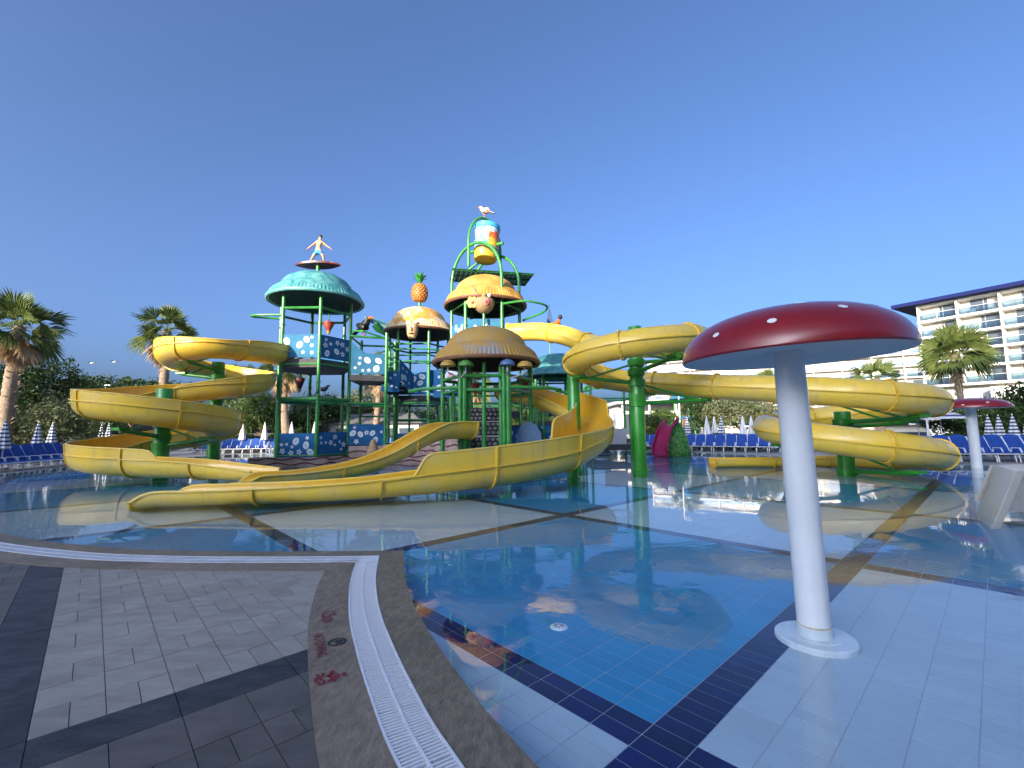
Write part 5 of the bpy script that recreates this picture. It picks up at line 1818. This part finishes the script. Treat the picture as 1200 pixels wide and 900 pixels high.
def palm(label, x, y, z_crown, tr=.28, cr=1.7, dead=14, seed=1, lean=(0, 0), nl=34, group='fan palms around the pool'):
    rnd = random.Random(seed)
    root = thing('palm_tree', label, 'palm tree', (x, y, 0), group)
    top = Vector((x + lean[0], y + lean[1], z_crown))
    pts_, rr_ = [], []
    for k in range(41):
        t = k / 40
        p = Vector((x, y, -.1)).lerp(Vector((top.x, top.y, z_crown - .1)), t)
        p.x += .1 * math.sin(t * 4 + seed)
        pts_.append(p)
        rr_.append(tr * (1.25 - .35 * t + .25 * max(0, .12 - t) * 8) * (1.06 if k % 2 else .95))
    MB().tube(pts_, rr_, 12).build('trunk', MAT['trunk'], root, True)
    bt = MB()          # old leaf bases on the upper trunk
    for k in range(int(90)):
        t = 1 - rnd.random() ** 1.4 * .85
        p = pts_[0].lerp(pts_[-1], t)
        an = rnd.uniform(0, 6.28)
        d = Vector((math.cos(an), math.sin(an), .9))
        q = p + Vector((math.cos(an), math.sin(an), 0)) * tr * .95
        s = Vector((-math.sin(an), math.cos(an), 0)) * .08
        bt.add([q + s, q - s, q + d * .16, q + Vector((0, 0, .1))], [(0, 1, 2), (0, 2, 3), (1, 3, 2)])
    bt.build('leaf_bases', MAT['trunk'], root)['kind'] = 'stuff'
    cm_ = MB()
    top = pts_[-1]
    for k in range(nl):
        an = k * 2.39996 + rnd.uniform(-.2, .2)
        el = R(82) - (k / nl) ** .75 * R(112) + rnd.uniform(-.16, .16)
        d = Vector((math.cos(an) * math.cos(el), math.sin(an) * math.cos(el), math.sin(el)))
        frond_fan(cm_, top + Vector((0, 0, rnd.uniform(-.2, .2))), d, cr * rnd.uniform(.88, 1.12), 60, rnd, 0, .15 + .55 * (k / nl))
    cm_.build('crown', MAT['frond'], root)
    if dead:
        dm = MB()
        for k in range(dead):
            an = rnd.uniform(0, 6.28)
            el = R(rnd.uniform(-85, -35))
            d = Vector((math.cos(an) * math.cos(el), math.sin(an) * math.cos(el), math.sin(el)))
            frond_fan(dm, top - Vector((0, 0, rnd.uniform(.1, .7))), d, cr * rnd.uniform(.65, .95), 50, rnd, 0, .5)
        dm.build('dry_skirt', MAT['dead'], root)
    return root


def leafy(name, label, cat, blobs, n, size, m, seed, trunk=None, group=None, limbs=5):
    """blobs: (centre, radii); leaves scattered in clumps through the blobs' volume"""
    rnd = random.Random(seed)
    b0 = blobs[0][0]
    base = trunk if trunk else (b0[0], b0[1], 0)
    root = thing(name, label, cat, base, group)
    mb = MB()
    tot = sum(b[1][0] * b[1][1] * b[1][2] for b in blobs)
    for c, rd_ in blobs:
        k_ = max(6, int(n * rd_[0] * rd_[1] * rd_[2] / tot / 14))
        for _ in range(k_):
            v = Vector((rnd.gauss(0, 1), rnd.gauss(0, 1), rnd.gauss(0, 1))).normalized() * rnd.uniform(.2, 1.0) ** .5
            cc_ = Vector((c[0] + v.x * rd_[0], c[1] + v.y * rd_[1], max(.15, c[2] + v.z * rd_[2])))
            cl = min(rd_) * .26
            for _ in range(14):
                g_ = Vector((rnd.gauss(0, 1), rnd.gauss(0, 1), rnd.gauss(0, 1))).normalized() * rnd.random() ** .45 * cl * 1.35
                p = cc_ + Vector((g_.x, g_.y, g_.z * .8))
                if p.z < .03: continue
                d = Vector((rnd.gauss(0, 1), rnd.gauss(0, 1), rnd.gauss(.2, 1))).normalized()
                t = d.cross(Vector((rnd.gauss(0, 1), rnd.gauss(0, 1), rnd.gauss(0, 1)))).normalized()
                s = size * rnd.uniform(.6, 1.3)
                mb.add([p - d * s, p + t * s * .42, p + d * s, p - t * s * .42], [(0, 1, 2, 3)])
    mb.build('crown', MAT[m], root)
    if trunk:
        tm = MB()
        bx, by, bz = trunk
        top = sum((Vector(b[0]) for b in blobs), Vector()) / len(blobs)
        tm.tube([(bx, by, bz - .2), Vector((bx, by, bz)).lerp(top, .45) + Vector((.1, 0, 0)), top], [.26, .18, .06], 8)
        for c, rd_ in blobs[:limbs]:
            tm.tube([Vector((bx, by, bz)).lerp(top, .4), Vector(c)], [.12, .04], 6)
        tm.build('trunk', MAT['bark'], root, True)
    return root


palm('tall fan palm with shaggy crown at the left end of the pool', at(10, 470, 27).x, 27, 8.35, .31, 2.4, 20, 3, (.15, 0), 46)
palm('fan palm with a thick tan skirt of dry fronds behind the spiral slide', at(190, 460, 40).x, 40, 11.0, .34, 2.6, 70, 5, (0, 0), 34)
palm('slim sunlit palm seen through the turquoise domed tower', at(337, 460, 38).x, 38, 7.4, .27, 2.3, 18, 8, (-.3, 0), 28)
palm('palm with hanging fronds seen between the turquoise and cream towers', at(440, 460, 44).x, 44, 7.8, .27, 2.3, 14, 18, (.3, 0), 28)
palm('bushy green palm in front of the white hotel balconies', at(1125, 440, 30.5).x, 30.5, 6.55, .17, 2.35, 3, 11, (-.35, 0), 54)
palm('squat palm with tan skirt rising above the tube slide before the hotel wing', at(1027, 450, 44).x, 44, 6.4, .30, 2.3, 20, 12, (0, 0), 34)
palm('far palm beside the lower hotel wing half hidden by the red mushroom cap', at(900, 450, 60).x, 60, 7.6, .30, 2.4, 18, 13, (0, 0), 30)
palm('distant palm left of the hotel behind the tube slide loops', at(800, 450, 56).x, 56, 6.6, .28, 2.3, 18, 14, (0, 0), 30)
palm('pale palm behind the weathered dome pavilion', at(556, 460, 47).x, 47, 6.3, .28, 2.2, 18, 15, (0, 0), 28)


def T_(px, py, Y): return tuple(at(px, py, Y))


leafy('tree', 'dark leafy tree beside the tall left palm', 'tree', [(T_(38, 455, 34), (2.4, 2.2, 2.1)), (T_(10, 450, 34), (2.0, 2, 2.2)), (T_(62, 440, 35), (1.7, 1.7, 1.5)), (T_(25, 480, 34), (2.8, 2, 1.7)), (T_(30, 425, 35), (1.1, 1.1, 1.0))], 9000, .15, 'leaf_dark', 1, (at(35, 500, 34).x, 34, 0))
leafy('tree', 'silvery olive tree behind the striped parasols', 'tree', [(T_(50, 497, 28.5), (1.9, 1.6, 1.3)), (T_(72, 490, 29), (1.6, 1.5, 1.5)), (T_(25, 508, 28.5), (1.5, 1.4, 1.0)), (T_(95, 503, 29.5), (1.3, 1.2, 1.1))], 9000, .10, 'leaf_olive', 2, (at(60, 520, 28.5).x, 28.5, 0))
leafy('tree', 'low dark tree left of the spiral slide', 'tree', [(T_(95, 470, 38), (2.3, 2, 2.2)), (T_(110, 490, 36), (2, 1.8, 1.8)), (T_(85, 455, 39), (1.2, 1.2, 1.4))], 7000, .14, 'leaf_mid', 3, (at(95, 500, 38).x, 38, 0))
leafy('tree', 'long flat topped tree line crown behind the spiral slide', 'tree', [(T_(125, 456, 62), (4, 2.5, 1.9)), (T_(150, 458, 62), (4, 2.5, 1.8)), (T_(175, 462, 60), (4, 2.5, 2.0)), (T_(200, 470, 60), (4, 2.5, 2.4)), (T_(150, 475, 58), (6, 2.5, 2.0))], 8000, .24, 'leaf_dark', 4, (at(150, 500, 60).x, 60, 0))
leafy('tree', 'round tree showing above the right end of the upper spiral', 'tree', [(T_(285, 440, 55), (1.9, 1.8, 1.4)), (T_(270, 446, 55), (1.3, 1.3, 1.0)), (T_(300, 449, 55), (1.6, 1.5, 1.2)), (T_(283, 470, 55), (2.4, 2, 2.2))], 6000, .17, 'leaf_mid', 5, (at(285, 500, 55).x, 55, 0))
leafy('tree', 'sunlit yellow green tree behind the back row of loungers', 'tree', [(T_(305, 478, 42), (2.0, 1.8, 1.5)), (T_(290, 492, 42), (1.8, 1.6, 1.2)), (T_(322, 490, 42), (1.6, 1.5, 1.2))], 7000, .14, 'leaf_mid', 6, (at(305, 510, 42).x, 42, 0))
leafy('tree', 'dark green tree behind the turquoise tower frame', 'tree', [(T_(365, 485, 44), (2.2, 2, 1.8)), (T_(385, 478, 45), (1.6, 1.5, 1.5)), (T_(350, 500, 43), (2.0, 1.6, 1.2))], 7000, .15, 'leaf_dark', 7, (at(368, 512, 44).x, 44, 0))
leafy('tree', 'pale sunlit tree beside the grey roofed pool bar', 'tree', [(T_(405, 482, 48), (2.2, 2, 1.6)), (T_(430, 474, 50), (2.4, 2, 1.7)), (T_(452, 480, 50), (2.0, 1.8, 1.7))], 7000, .16, 'leaf_olive', 8, (at(425, 512, 48).x, 48, 0))
leafy('tree', 'olive tree behind the right white parasols', 'tree', [(T_(850, 484, 40), (2.0, 1.7, 1.3)), (T_(872, 478, 40), (1.8, 1.6, 1.4)), (T_(895, 486, 39), (1.6, 1.5, 1.1))], 8000, .13, 'leaf_olive', 9, (at(868, 510, 40).x, 40, 0))
leafy('tree', 'dark shrub tree under the long tube', 'tree', [(T_(835, 480, 42), (1.5, 1.5, 1.4)), (T_(822, 495, 42), (1.2, 1.1, .8)), (T_(812, 478, 44), (1.0, 1.0, 1.3))], 5000, .13, 'leaf_dark', 10, (at(835, 510, 42).x, 42, 0))
leafy('tree', 'bushy tree behind the distant mushroom fountain', 'tree', [(T_(1105, 492, 27.5), (1.1, 1.0, .9)), (T_(1150, 492, 27), (1.2, 1.1, 1.0)), (T_(1170, 488, 27), (1.3, 1.1, 1.2)), (T_(1125, 498, 27), (1.2, 1.0, .8))], 6000, .11, 'leaf_mid', 11, (at(1145, 510, 27).x, 27, 0))
leafy('tree', 'dark tree at the right edge below the hotel', 'tree', [(T_(1196, 472, 29), (1.3, 1.2, 1.3)), (T_(1188, 490, 28), (1.2, 1.1, 1.0)), (T_(1215, 480, 28), (1.5, 1.2, 1.6))], 5000, .12, 'leaf_dark', 12, (at(1198, 510, 28).x, 28, 0))
leafy('tree', 'round clipped tree behind the magenta toddler slide', 'tree', [(T_(775, 492, 38), (1.3, 1.2, .9)), (T_(762, 498, 38), (1.0, 1.0, .8))], 4500, .12, 'leaf_mid', 13, (at(772, 512, 38).x, 38, 0))
leafy('tree', 'tree behind the rear teal dome tower', 'tree', [(T_(600, 488, 58), (3, 2, 2.2)), (T_(520, 490, 56), (3, 2, 2.0)), (T_(480, 492, 54), (2.6, 2, 1.8)), (T_(640, 490, 58), (3, 2, 2))], 7000, .2, 'leaf_mid', 14, (at(560, 510, 57).x, 57, 0))


def hedge(label, p0, p1, h, d, n, m, seed):
    rnd = random.Random(seed)
    p0, p1 = Vector((*p0, 0)), Vector((*p1, 0))
    root = thing('hedge', label, 'hedge', (p0 + p1) / 2)
    mb = MB()
    nr = Vector((-(p1 - p0).y, (p1 - p0).x, 0)).normalized()
    for _ in range(n):
        t = rnd.random()
        hh = h * (.85 + .25 * math.sin(t * 31 + seed) * math.sin(t * 13))
        p = p0.lerp(p1, t) + nr * rnd.uniform(-d, d) + Vector((0, 0, hh * rnd.random() ** .6))
        dd = Vector((rnd.gauss(0, 1), rnd.gauss(0, 1), rnd.gauss(.3, 1))).normalized()
        tt = dd.cross(Vector((rnd.gauss(0, 1), rnd.gauss(0, 1), rnd.gauss(0, 1)))).normalized()
        s = rnd.uniform(.07, .15)
        mb.add([p - dd * s, p + tt * s * .5, p + dd * s, p - tt * s * .5], [(0, 1, 2, 3)])
    mb.build('foliage', MAT[m], root)


hedge('low clipped hedge behind the left loungers', (-30, 21.5), (-26.2, 33), 1.0, .5, 6000, 'leaf_mid', 1)
hedge('dark hedge behind the back row of loungers', (-28, 39.5), (-4, 41), 1.5, .6, 12000, 'leaf_dark', 2)
hedge('light green hedge behind the right rows of loungers', (9, 37.5), (20, 31), 1.15, .5, 8000, 'leaf_mid', 3)
hedge('green hedge behind the big blue loungers', (18.5, 25), (30, 22.5), 1.15, .5, 8000, 'leaf_mid', 4)
hedge('rough shrub hedge closing the garden behind the towers', (-4, 42), (9, 39), 1.3, .6, 8000, 'leaf_mid', 5)

# ================================================================ loungers and parasols
def make_lounger():
    root = thing('sun_lounger', '-', 'sun lounger', (0, 0, 0))
    fm = MB()          # head end at -y, foot towards +y
    for s_ in (-1, 1): fm.tube([(s_ * .32, -.25, .36), (s_ * .32, 1.2, .36)], .025, 6)
    fm.tube([(-.32, 1.2, .36), (.32, 1.2, .36)], .025, 6)
    fm.build('frame', MAT['white_frame'], root, True)
    for x, y in ((-.3, -.1), (.3, -.1), (-.3, 1.05), (.3, 1.05)):
        MB().tube([(x, y, .36), (x, y + .06, .01)], .024, 6).build('leg', MAT['white_frame'], root, True)
    MB().box((0, .5, .375), (.62, 1.36, .03)).build('seat', MAT['blue_cloth'], root)
    a = R(62)
    b = MB()
    vs, fs = [], []
    nx, ny = 6, 6
    for dk in (0, .04):
        for j in range(ny + 1):
            for i in range(nx + 1):
                u = -1 + 2 * i / nx
                h_ = .82 * j / ny + (.06 * (1 - u * u) if j == ny else 0)
                vs.append((u * .33 * (1 - .1 * (j / ny) ** 3), -.22 - h_ * math.cos(a) - .05 * (1 - u * u) * 0 + dk * math.sin(a), .38 + h_ * math.sin(a) + dk * math.cos(a)))
    st_ = (nx + 1) * (ny + 1)
    for j in range(ny):
        for i in range(nx):
            p = j * (nx + 1) + i
            fs.append((p, p + nx + 1, p + nx + 2, p + 1)); fs.append((st_ + p, st_ + p + 1, st_ + p + nx + 2, st_ + p + nx + 1))
    for j in range(ny):
        p = j * (nx + 1); q = p + nx
        fs.append((p, st_ + p, st_ + p + nx + 1, p + nx + 1)); fs.append((q, q + nx + 1, st_ + q + nx + 1, st_ + q))
    tp = ny * (nx + 1)
    for i in range(nx): fs.append((tp + i, st_ + tp + i, st_ + tp + i + 1, tp + i + 1))
    b.add(vs, fs)
    br = b.build('backrest', MAT['blue_cloth'], root)
    for s_ in (-1, 1):
        MB().tube([(s_ * .335, -.2, .37), (s_ * .335, -.2 - .8 * math.cos(a), .37 + .8 * math.sin(a))], .018, 6).build('backrest_rail', MAT['white_frame'], br, True)
        MB().tube([(s_ * .36, -.15, .38), (s_ * .37, -.1, .58), (s_ * .37, .3, .58), (s_ * .36, .4, .38)], .02, 6).build('armrest', MAT['white_frame'], root, True)
    return root


proto = make_lounger()
used = False


def lounger_row(p0, p1, n, face, label, group, skip=()):
    global used
    for k in range(n):
        if k in skip: continue
        o = proto if not used else copy_tree(proto)
        used = True
        t = (k + .5) / n
        o.location = (p0[0] + (p1[0] - p0[0]) * t, p0[1] + (p1[1] - p0[1]) * t, .012)
        o.rotation_euler.z = face + random.uniform(-.05, .05)
        o['label'] = label
        o['group'] = group


# local +y (foot end) is turned to the water
lounger_row((-23.2, 17.6), (-25.2, 27.5), 15, R(-78), 'dark blue sling lounger facing the water beside the striped parasols', 'loungers along the left pool edge')
lounger_row((-25.0, 36.2), (-8.5, 39.2), 24, R(190), 'blue sling lounger in the back row behind the spiral slide and towers', 'loungers along the back pool edge')
lounger_row((9.2, 35.2), (17.6, 29.6), 15, R(147), 'bright blue sling lounger in front of the white closed parasols', 'loungers right of the magenta slide')
lounger_row((17.8, 21.4), (26.5, 19.4), 13, R(170), 'large navy blue lounger behind the distant mushroom fountain', 'loungers by the distant mushroom fountain')


def make_parasol(striped):
    root = thing('parasol', '-', 'parasol', (0, 0, 0))
    MB().tube([(0, 0, 0), (0, 0, 2.5)], .03, 8).build('pole', MAT['white_frame'], root, True)
    MB().lathe([(0, 0), (.28, 0), (.28, .08), (.05, .1), (.05, .3), (0, .3)], (0, 0, 0), 16).build('base', MAT['grey_p'], root, True)
    prof = [(.225, 1.02), (.25, 1.06), (.23, 1.25), (.20, 1.45), (.165, 1.65), (.13, 1.85), (.10, 2.05), (.065, 2.25), (.03, 2.42), (.012, 2.5)]
    fold = lambda j, k: .16 * (1 if k % 3 == 0 else -.5)
    cn_ = MB()
    n = 24
    fine = []
    for (r0, z0), (r1, z1) in zip(prof, prof[1:]):
        fine += [(r0, z0), ((r0 + r1) / 2, (z0 + z1) / 2)]
    fine.append(prof[-1])
    cn_.lathe(fine, (0, 0, 0), n, ripple=fold)
    if striped:
        for fi in range(len(cn_.f)):
            cn_.m[fi] = 1 if ((fi // n) % 2) else 0
    cn_.build('folded_canopy', [MAT['umb_white'], MAT['umb_navy']], root)
    return root


def make_open():
    root = thing('parasol', '-', 'parasol', (0, 0, 0))
    MB().tube([(0, 0, 0), (0, 0, 2.5)], .03, 8).build('pole', MAT['white_frame'], root, True)
    cn_ = MB().lathe([(1.55, 1.98), (1.25, 2.1), (.95, 2.21), (.65, 2.32), (.35, 2.42), (0, 2.5)], (0, 0, 0), 8)
    for fi in range(len(cn_.f)): cn_.m[fi] = (fi // 8) % 2
    cn_.build('open_canopy', [MAT['umb_white'], MAT['umb_navy']], root)
    return root


pw, pst, pop = None, None, None


def parasol(px, Y, kind, label, group, sc=1.0):
    global pw, pst, pop
    if kind == 's':
        o = copy_tree(pst) if pst else make_parasol(True)
        pst = pst or o
    elif kind == 'w':
        o = copy_tree(pw) if pw else make_parasol(False)
        pw = pw or o
    else:
        o = copy_tree(pop) if pop else make_open()
        pop = pop or o
    o.location = (at(px, 520, Y).x, Y, .012)
    o.rotation_euler.z = random.uniform(0, 6)
    o.scale = (sc, sc, sc)
    o['label'] = label
    o['group'] = group


for px, Y in ((43, 24.6), (60, 27), (4, 21.5)): parasol(px, Y, 's', 'closed navy and white striped parasol among the left loungers', 'striped parasols at the left edge', .95)
for px, Y in ((118, 33), (126, 34.5)): parasol(px, Y, 's', 'striped parasol half hidden behind the lower spiral', 'parasols behind the spiral')
for px, Y in ((283.5, 37.2), (309.5, 37.2), (226, 37), (341, 38), (368, 38), (252, 37.5)): parasol(px, Y, 'w', 'closed white parasol in the back lounger row', 'white parasols in the back row')
for px, Y in ((793, 36), (829.5, 34), (838.5, 35), (872, 32.5), (882, 33.5)): parasol(px, Y, 'w', 'closed white parasol among the bright blue loungers', 'white parasols right of the magenta slide')
for px, Y in ((806.5, 36), (846.5, 33.6)): parasol(px, Y, 's', 'closed striped parasol among white parasols right of the magenta slide', 'striped parasols right of the magenta slide')
for px, Y in ((1142, 23.0), (1161, 23.4), (1173.5, 23.8), (1190, 22.4), (1207, 23)): parasol(px, Y, 's', 'closed navy and white striped parasol behind the big blue loungers', 'striped parasols under the hotel', .86)
for px, Y in ((1078, 27), (1105, 26)): parasol(px, Y, 'o', 'open navy and white striped parasol behind the lower tube loop', 'open parasols', 1.0)

# small poolside pieces
lp_ = thing('pool_ladder', 'white tubular ladder rail at the back pool edge beside the tower', 'ladder', (at(318, 530, 31).x, 31, 0))
for dx in (0, .55):
    x = at(312, 530, 31).x + dx
    MB().tube([(x, 31.0, -.1), (x, 31.0, .75), (x, 31.25, .95), (x, 31.6, .8), (x, 31.7, -.05)], .04, 8).build('rail', MAT['white_frame'], lp_, True)
for z in (.1, .4): MB().tube([(at(312, 530, 31).x, 31, z), (at(312, 530, 31).x + .55, 31, z)], .03, 8).build('rung', MAT['white_frame'], lp_, True)
for px, Y, h_ in ((120, 60, 8.2), (797, 45, 7.2), (1087, 25, 2.0)):
    x = at(px, 500, Y).x
    lm = thing('lamp_post', {120: 'thin white lamp post left behind the spiral slide', 797: 'white lamp post standing behind the magenta toddler slide', 1087: 'short white garden lamp beside the distant mushroom fountain'}[px], 'lamp post', (x, Y, 0))
    MB().tube([(x, Y, 0), (x, Y, h_)], [.09, .05], 8).build('pole', MAT['white_frame'], lm, True)
    MB().box((x + .3, Y, h_), (.7, .25, .12)).build('lamp_head', MAT['white_frame'], lm)
for px, py, sg in ((108, 425.5, 1), (134.5, 424, -1)):
    p = at(px, py, 55)
    b_ = thing('seagull', 'white gull gliding over the trees' if sg > 0 else 'dark backed gull gliding right of the white one', 'bird', p)
    MB().ball(p, (.28, .1, .09), 10, 6).build('body', MAT['bird_w'], b_, True)
    for s_ in (-1, 1):
        MB().slab([p + Vector(v) for v in ((.1, s_ * .05, .03), (.0, s_ * .45, .14), (-.12, s_ * .7, .08), (-.15, s_ * .4, .1), (-.1, s_ * .05, .03))], (0, 0, 1), .02).build('wing', MAT['bird_w' if sg > 0 else 'grey_p'], b_)

# ================================================================ buildings
def balcony_block(root, o, e, n, floors, bays, z0, fh, bay, depth=1.6, glass=True, roof=True):
    """o: start on the facade line, e: along the facade, n: outwards"""
    o, e, n = Vector(o), Vector((*e, 0)).normalized(), Vector((*n, 0)).normalized()
    M = Matrix((e, n, Vector((0, 0, 1)))).transposed()
    Lf = bays * bay
    rc_ = random.Random(bays)
    ztop = z0 + floors * fh
    B = lambda x, y, z, sx, sy, sz: (o + e * x + n * y + Vector((0, 0, z)), (sx, sy, sz))
    c, s = B(Lf / 2, -depth - 6, (ztop + .2) / 2, Lf, 12, ztop + .2)
    MB().box(c, s, mat=M).build('wall', MAT['hotel_in'], root)
    for f in range(floors + 1):
        c, s = B(Lf / 2, -depth / 2 + .0, z0 + f * fh, Lf + .3, depth + .3, .34)
        MB().box(c, s, mat=M).build('floor_slab', MAT['hotel'], root)
    for f in range(floors):
        zf = z0 + f * fh + .17
        for b in range(bays + 1):
            c, s = B(b * bay, -depth / 2, zf + (fh - .34) / 2, .22, depth - .05, fh - .342)
            MB().box(c, s, mat=M).build('partition', MAT['hotel'], root)
        for b in range(bays):
            c, s = B(b * bay + bay * .58, -depth + .04, zf + 1.1, bay * .62, .06, 2.2)
            wd = MB().box(c, s, mat=M).build('window', MAT['window'], root)
            c, s = B(b * bay + bay * .58, -depth + .09, zf + 1.1, .07, .05, 2.2)
            MB().box(c, s, mat=M).build('mullion', MAT['hotel'], wd)
            if rc_.random() < .65:
                cw = rc_.uniform(.14, .34)
                c, s = B(b * bay + bay * (.27 + cw / 2 + (.62 - cw) * (rc_.random() < .5)), -depth + .085, zf + 1.1, bay * cw, .02, 2.1)
                MB().box(c, s, mat=M).build('curtain', MAT['hotel_in'], wd)
            if rc_.random() < .4:
                c, s = B(b * bay + bay * rc_.uniform(.25, .75), -depth * .5, zf + .4, .55, .55, .8)
                MB().box(c, s, mat=M).build('balcony_chair', MAT['umb_white'], root)
            if glass:
                for q in range(2):
                    c, s = B(b * bay + bay * (.27 + .46 * q), -.02, zf + .52, bay * .43, .03, .98)
                    MB().box(c, s, mat=M).build('glass_panel', MAT['glass'], root)
                c, s = B(b * bay + bay * .5, -.02, zf + 1.04, bay * .94, .05, .05)
                MB().box(c, s, mat=M).build('handrail', MAT['white_frame'], root)
    if roof:
        c, s = B(Lf / 2 - .8, -depth / 2 - 4, ztop + .42, Lf + 4.2, depth + 11, .55)
        MB().box(c, s, mat=M).build('roof', MAT['hotel_roof'], root)


hm_ = thing('hotel_building', 'white hotel block with glass balconies and overhanging navy roof', 'building', (72, 62, 0))
balcony_block(hm_, (66.2, 71.5, 0), (.52, -.855), (-.855, -.52), 5, 8, 7.8, 2.62, 4.6)
e, n = Vector((.52, -.855, 0)), Vector((-.855, -.52, 0))
M = Matrix((e, n, Vector((0, 0, 1)))).transposed()
MB().box(Vector((66.2, 71.5, 3.6)) + e * 18 - n * 5, (37, 7, 7.2), mat=M).build('ground_floor', MAT['grey_wall'], hm_)
MB().box(Vector((66.2, 71.5, 4.6)) + e * 14.0 - n * .6, (13, 4, 5.0), mat=M).build('porch', MAT['hotel'], hm_)
MB().box(Vector((66.2, 71.5, 1.9)) + e * 14.0 + n * 1.42, (12, .06, 1.6), mat=M).build('porch_glazing', MAT['window'], hm_)
hw = thing('hotel_building', 'long lower white hotel wing with rows of balconies behind the tube slide', 'building', (80, 140, 0))
balcony_block(hw, (46, 150, 0), (.86, -.51), (-.51, -.86), 7, 14, 2.0, 3.05, 6.6, 1.8, True, False)
pb = thing('pool_bar', 'low white pool bar with grey roof behind the turquoise and cream towers', 'building', (-15, 47, 0))
bx0 = at(430, 500, 46)
MB().box((bx0.x + 1, 47, 1.2), (9, 4, 2.4)).build('wall', MAT['hotel'], pb)
MB().add([(bx0.x - 4, 44.4, 2.4), (bx0.x + 6, 44.4, 2.4), (bx0.x + 6, 49.6, 2.4), (bx0.x - 4, 49.6, 2.4), (bx0.x - 2.5, 47, 3.5), (bx0.x + 4.5, 47, 3.5)], [(0, 1, 5, 4), (1, 2, 5), (2, 3, 4, 5), (3, 0, 4), (3, 2, 1, 0)]).build('roof', MAT['roof_grey'], pb)
for k in range(4): MB().box((bx0.x - 2 + 2.1 * k, 44.98, 1.35), (1.5, .05, 1.2)).build('window', MAT['window'], pb)
pv = thing('garden_pavilion', 'white and cream garden pavilion seen under the tube slide loop', 'building', (15, 58, 0))
px0 = at(735, 500, 57)
MB().box((px0.x + 5.5, 60, 2.3), (13, 5, 4.6)).build('wall', MAT['hotel'], pv)
MB().box((px0.x + 5.5, 58.7, 4.85), (14.5, 8.6, .35)).build('roof', MAT['hotel'], pv)
for k in range(6): MB().box((px0.x + .3 + 2.1 * k, 57.46, 2.2), (1.2, .05, 2.6)).build('window', MAT['window'], pv)
for k in range(5): MB().tube([(px0.x - 1 + 3.3 * k, 55, 0), (px0.x - 1 + 3.3 * k, 55, 4.7)], .14, 10).build('column', MAT['hotel'], pv, True)
# far slide tower beyond the garden
fs_ = thing('distant_slide', 'small distant green and blue waterslide tower beyond the garden', 'water slide', (at(790, 500, 52).x, 52, 0))
fx = at(790, 500, 52).x
for dx, dy in ((0, 0), (1.6, 0), (0, 1.6), (1.6, 1.6)): MB().tube([(fx + dx, 50 + dy, 0), (fx + dx, 50 + dy, 5.0)], .09, 8).build('post', MAT['green'], fs_, True)
MB().box((fx + .8, 50.8, 2.8), (1.9, 1.9, .2)).build('platform', MAT['panel'], fs_)
MB().lathe([(1.7, 4.9), (.2, 6.0), (0, 6.05)], (fx + .8, 50.8, 0), 8).build('roof', MAT['panel_lit'], fs_)
flume_slide(fs_, spline([(fx, 50.2, 3.2, .35, .1, .1), (fx - 1.6, 49.5, 2.3, .35, .1, .1), (fx - 3.4, 48.8, 1.2, .35, .1, .1), (fx - 5, 48, .5, .3, .1, .1)], .3), .45, 9, MAT['cap_g'], MAT['cap_g'], MAT['cap_g'])
aw = thing('awning', 'yellow awning in front of the hotel terrace', 'awning', (at(1183, 478, 33).x, 33, 2.6))
ax = at(1182, 480, 33).x
MB().slab([(ax - .75, 32.6, 2.65), (ax + .75, 32.6, 2.65), (ax + .75, 33.6, 3.05), (ax - .75, 33.6, 3.05)], (0, 0, 1), .05).build('cloth', MAT['sign_y'], aw)
for dx in (-.7, .7): MB().tube([(ax + dx, 32.7, 0), (ax + dx, 32.7, 2.68)], .04, 8).build('post', MAT['white_frame'], aw, True)

# the tall hotel block at the photographer's back: its shadow lies over the front of the pool
sb_ = thing('hotel_building', 'tall white hotel block across the garden whose shadow covers the front of the pool', 'building', (-20, -64, 0))
BH, BR = 29.8, math.atan2(.27, .963)
MR = Matrix.Rotation(BR, 3, 'Z')
q_ = lambda x, y, z: Vector((0, -55, 0)) + MR @ Vector((x, y, z))
MB().box(q_(-30, -9, BH / 2), (250, 18, BH), mat=MR).build('wall', MAT['hotel'], sb_)
for f in range(10):
    MB().box(q_(-30, .45, 2.7 + 2.9 * f), (250, .9, .3), mat=MR).build('floor_slab', MAT['hotel'], sb_)
    for k in range(24):
        if f == 0 and k == 0:
            wd0 = MB().box((0, 0, 0), (4.6, .06, 2.0), mat=MR).build('window', MAT['window'], sb_, loc=(0, 0, 0))
            wd0.location = q_(-148 + 10.2 * k, .03, 1.4 + 2.9 * f) - WORLD[sb_]
        else:
            same_mesh('window', wd0.data, sb_, Matrix.Translation(q_(-148 + 10.2 * k, .03, 1.4 + 2.9 * f) - WORLD[sb_]))
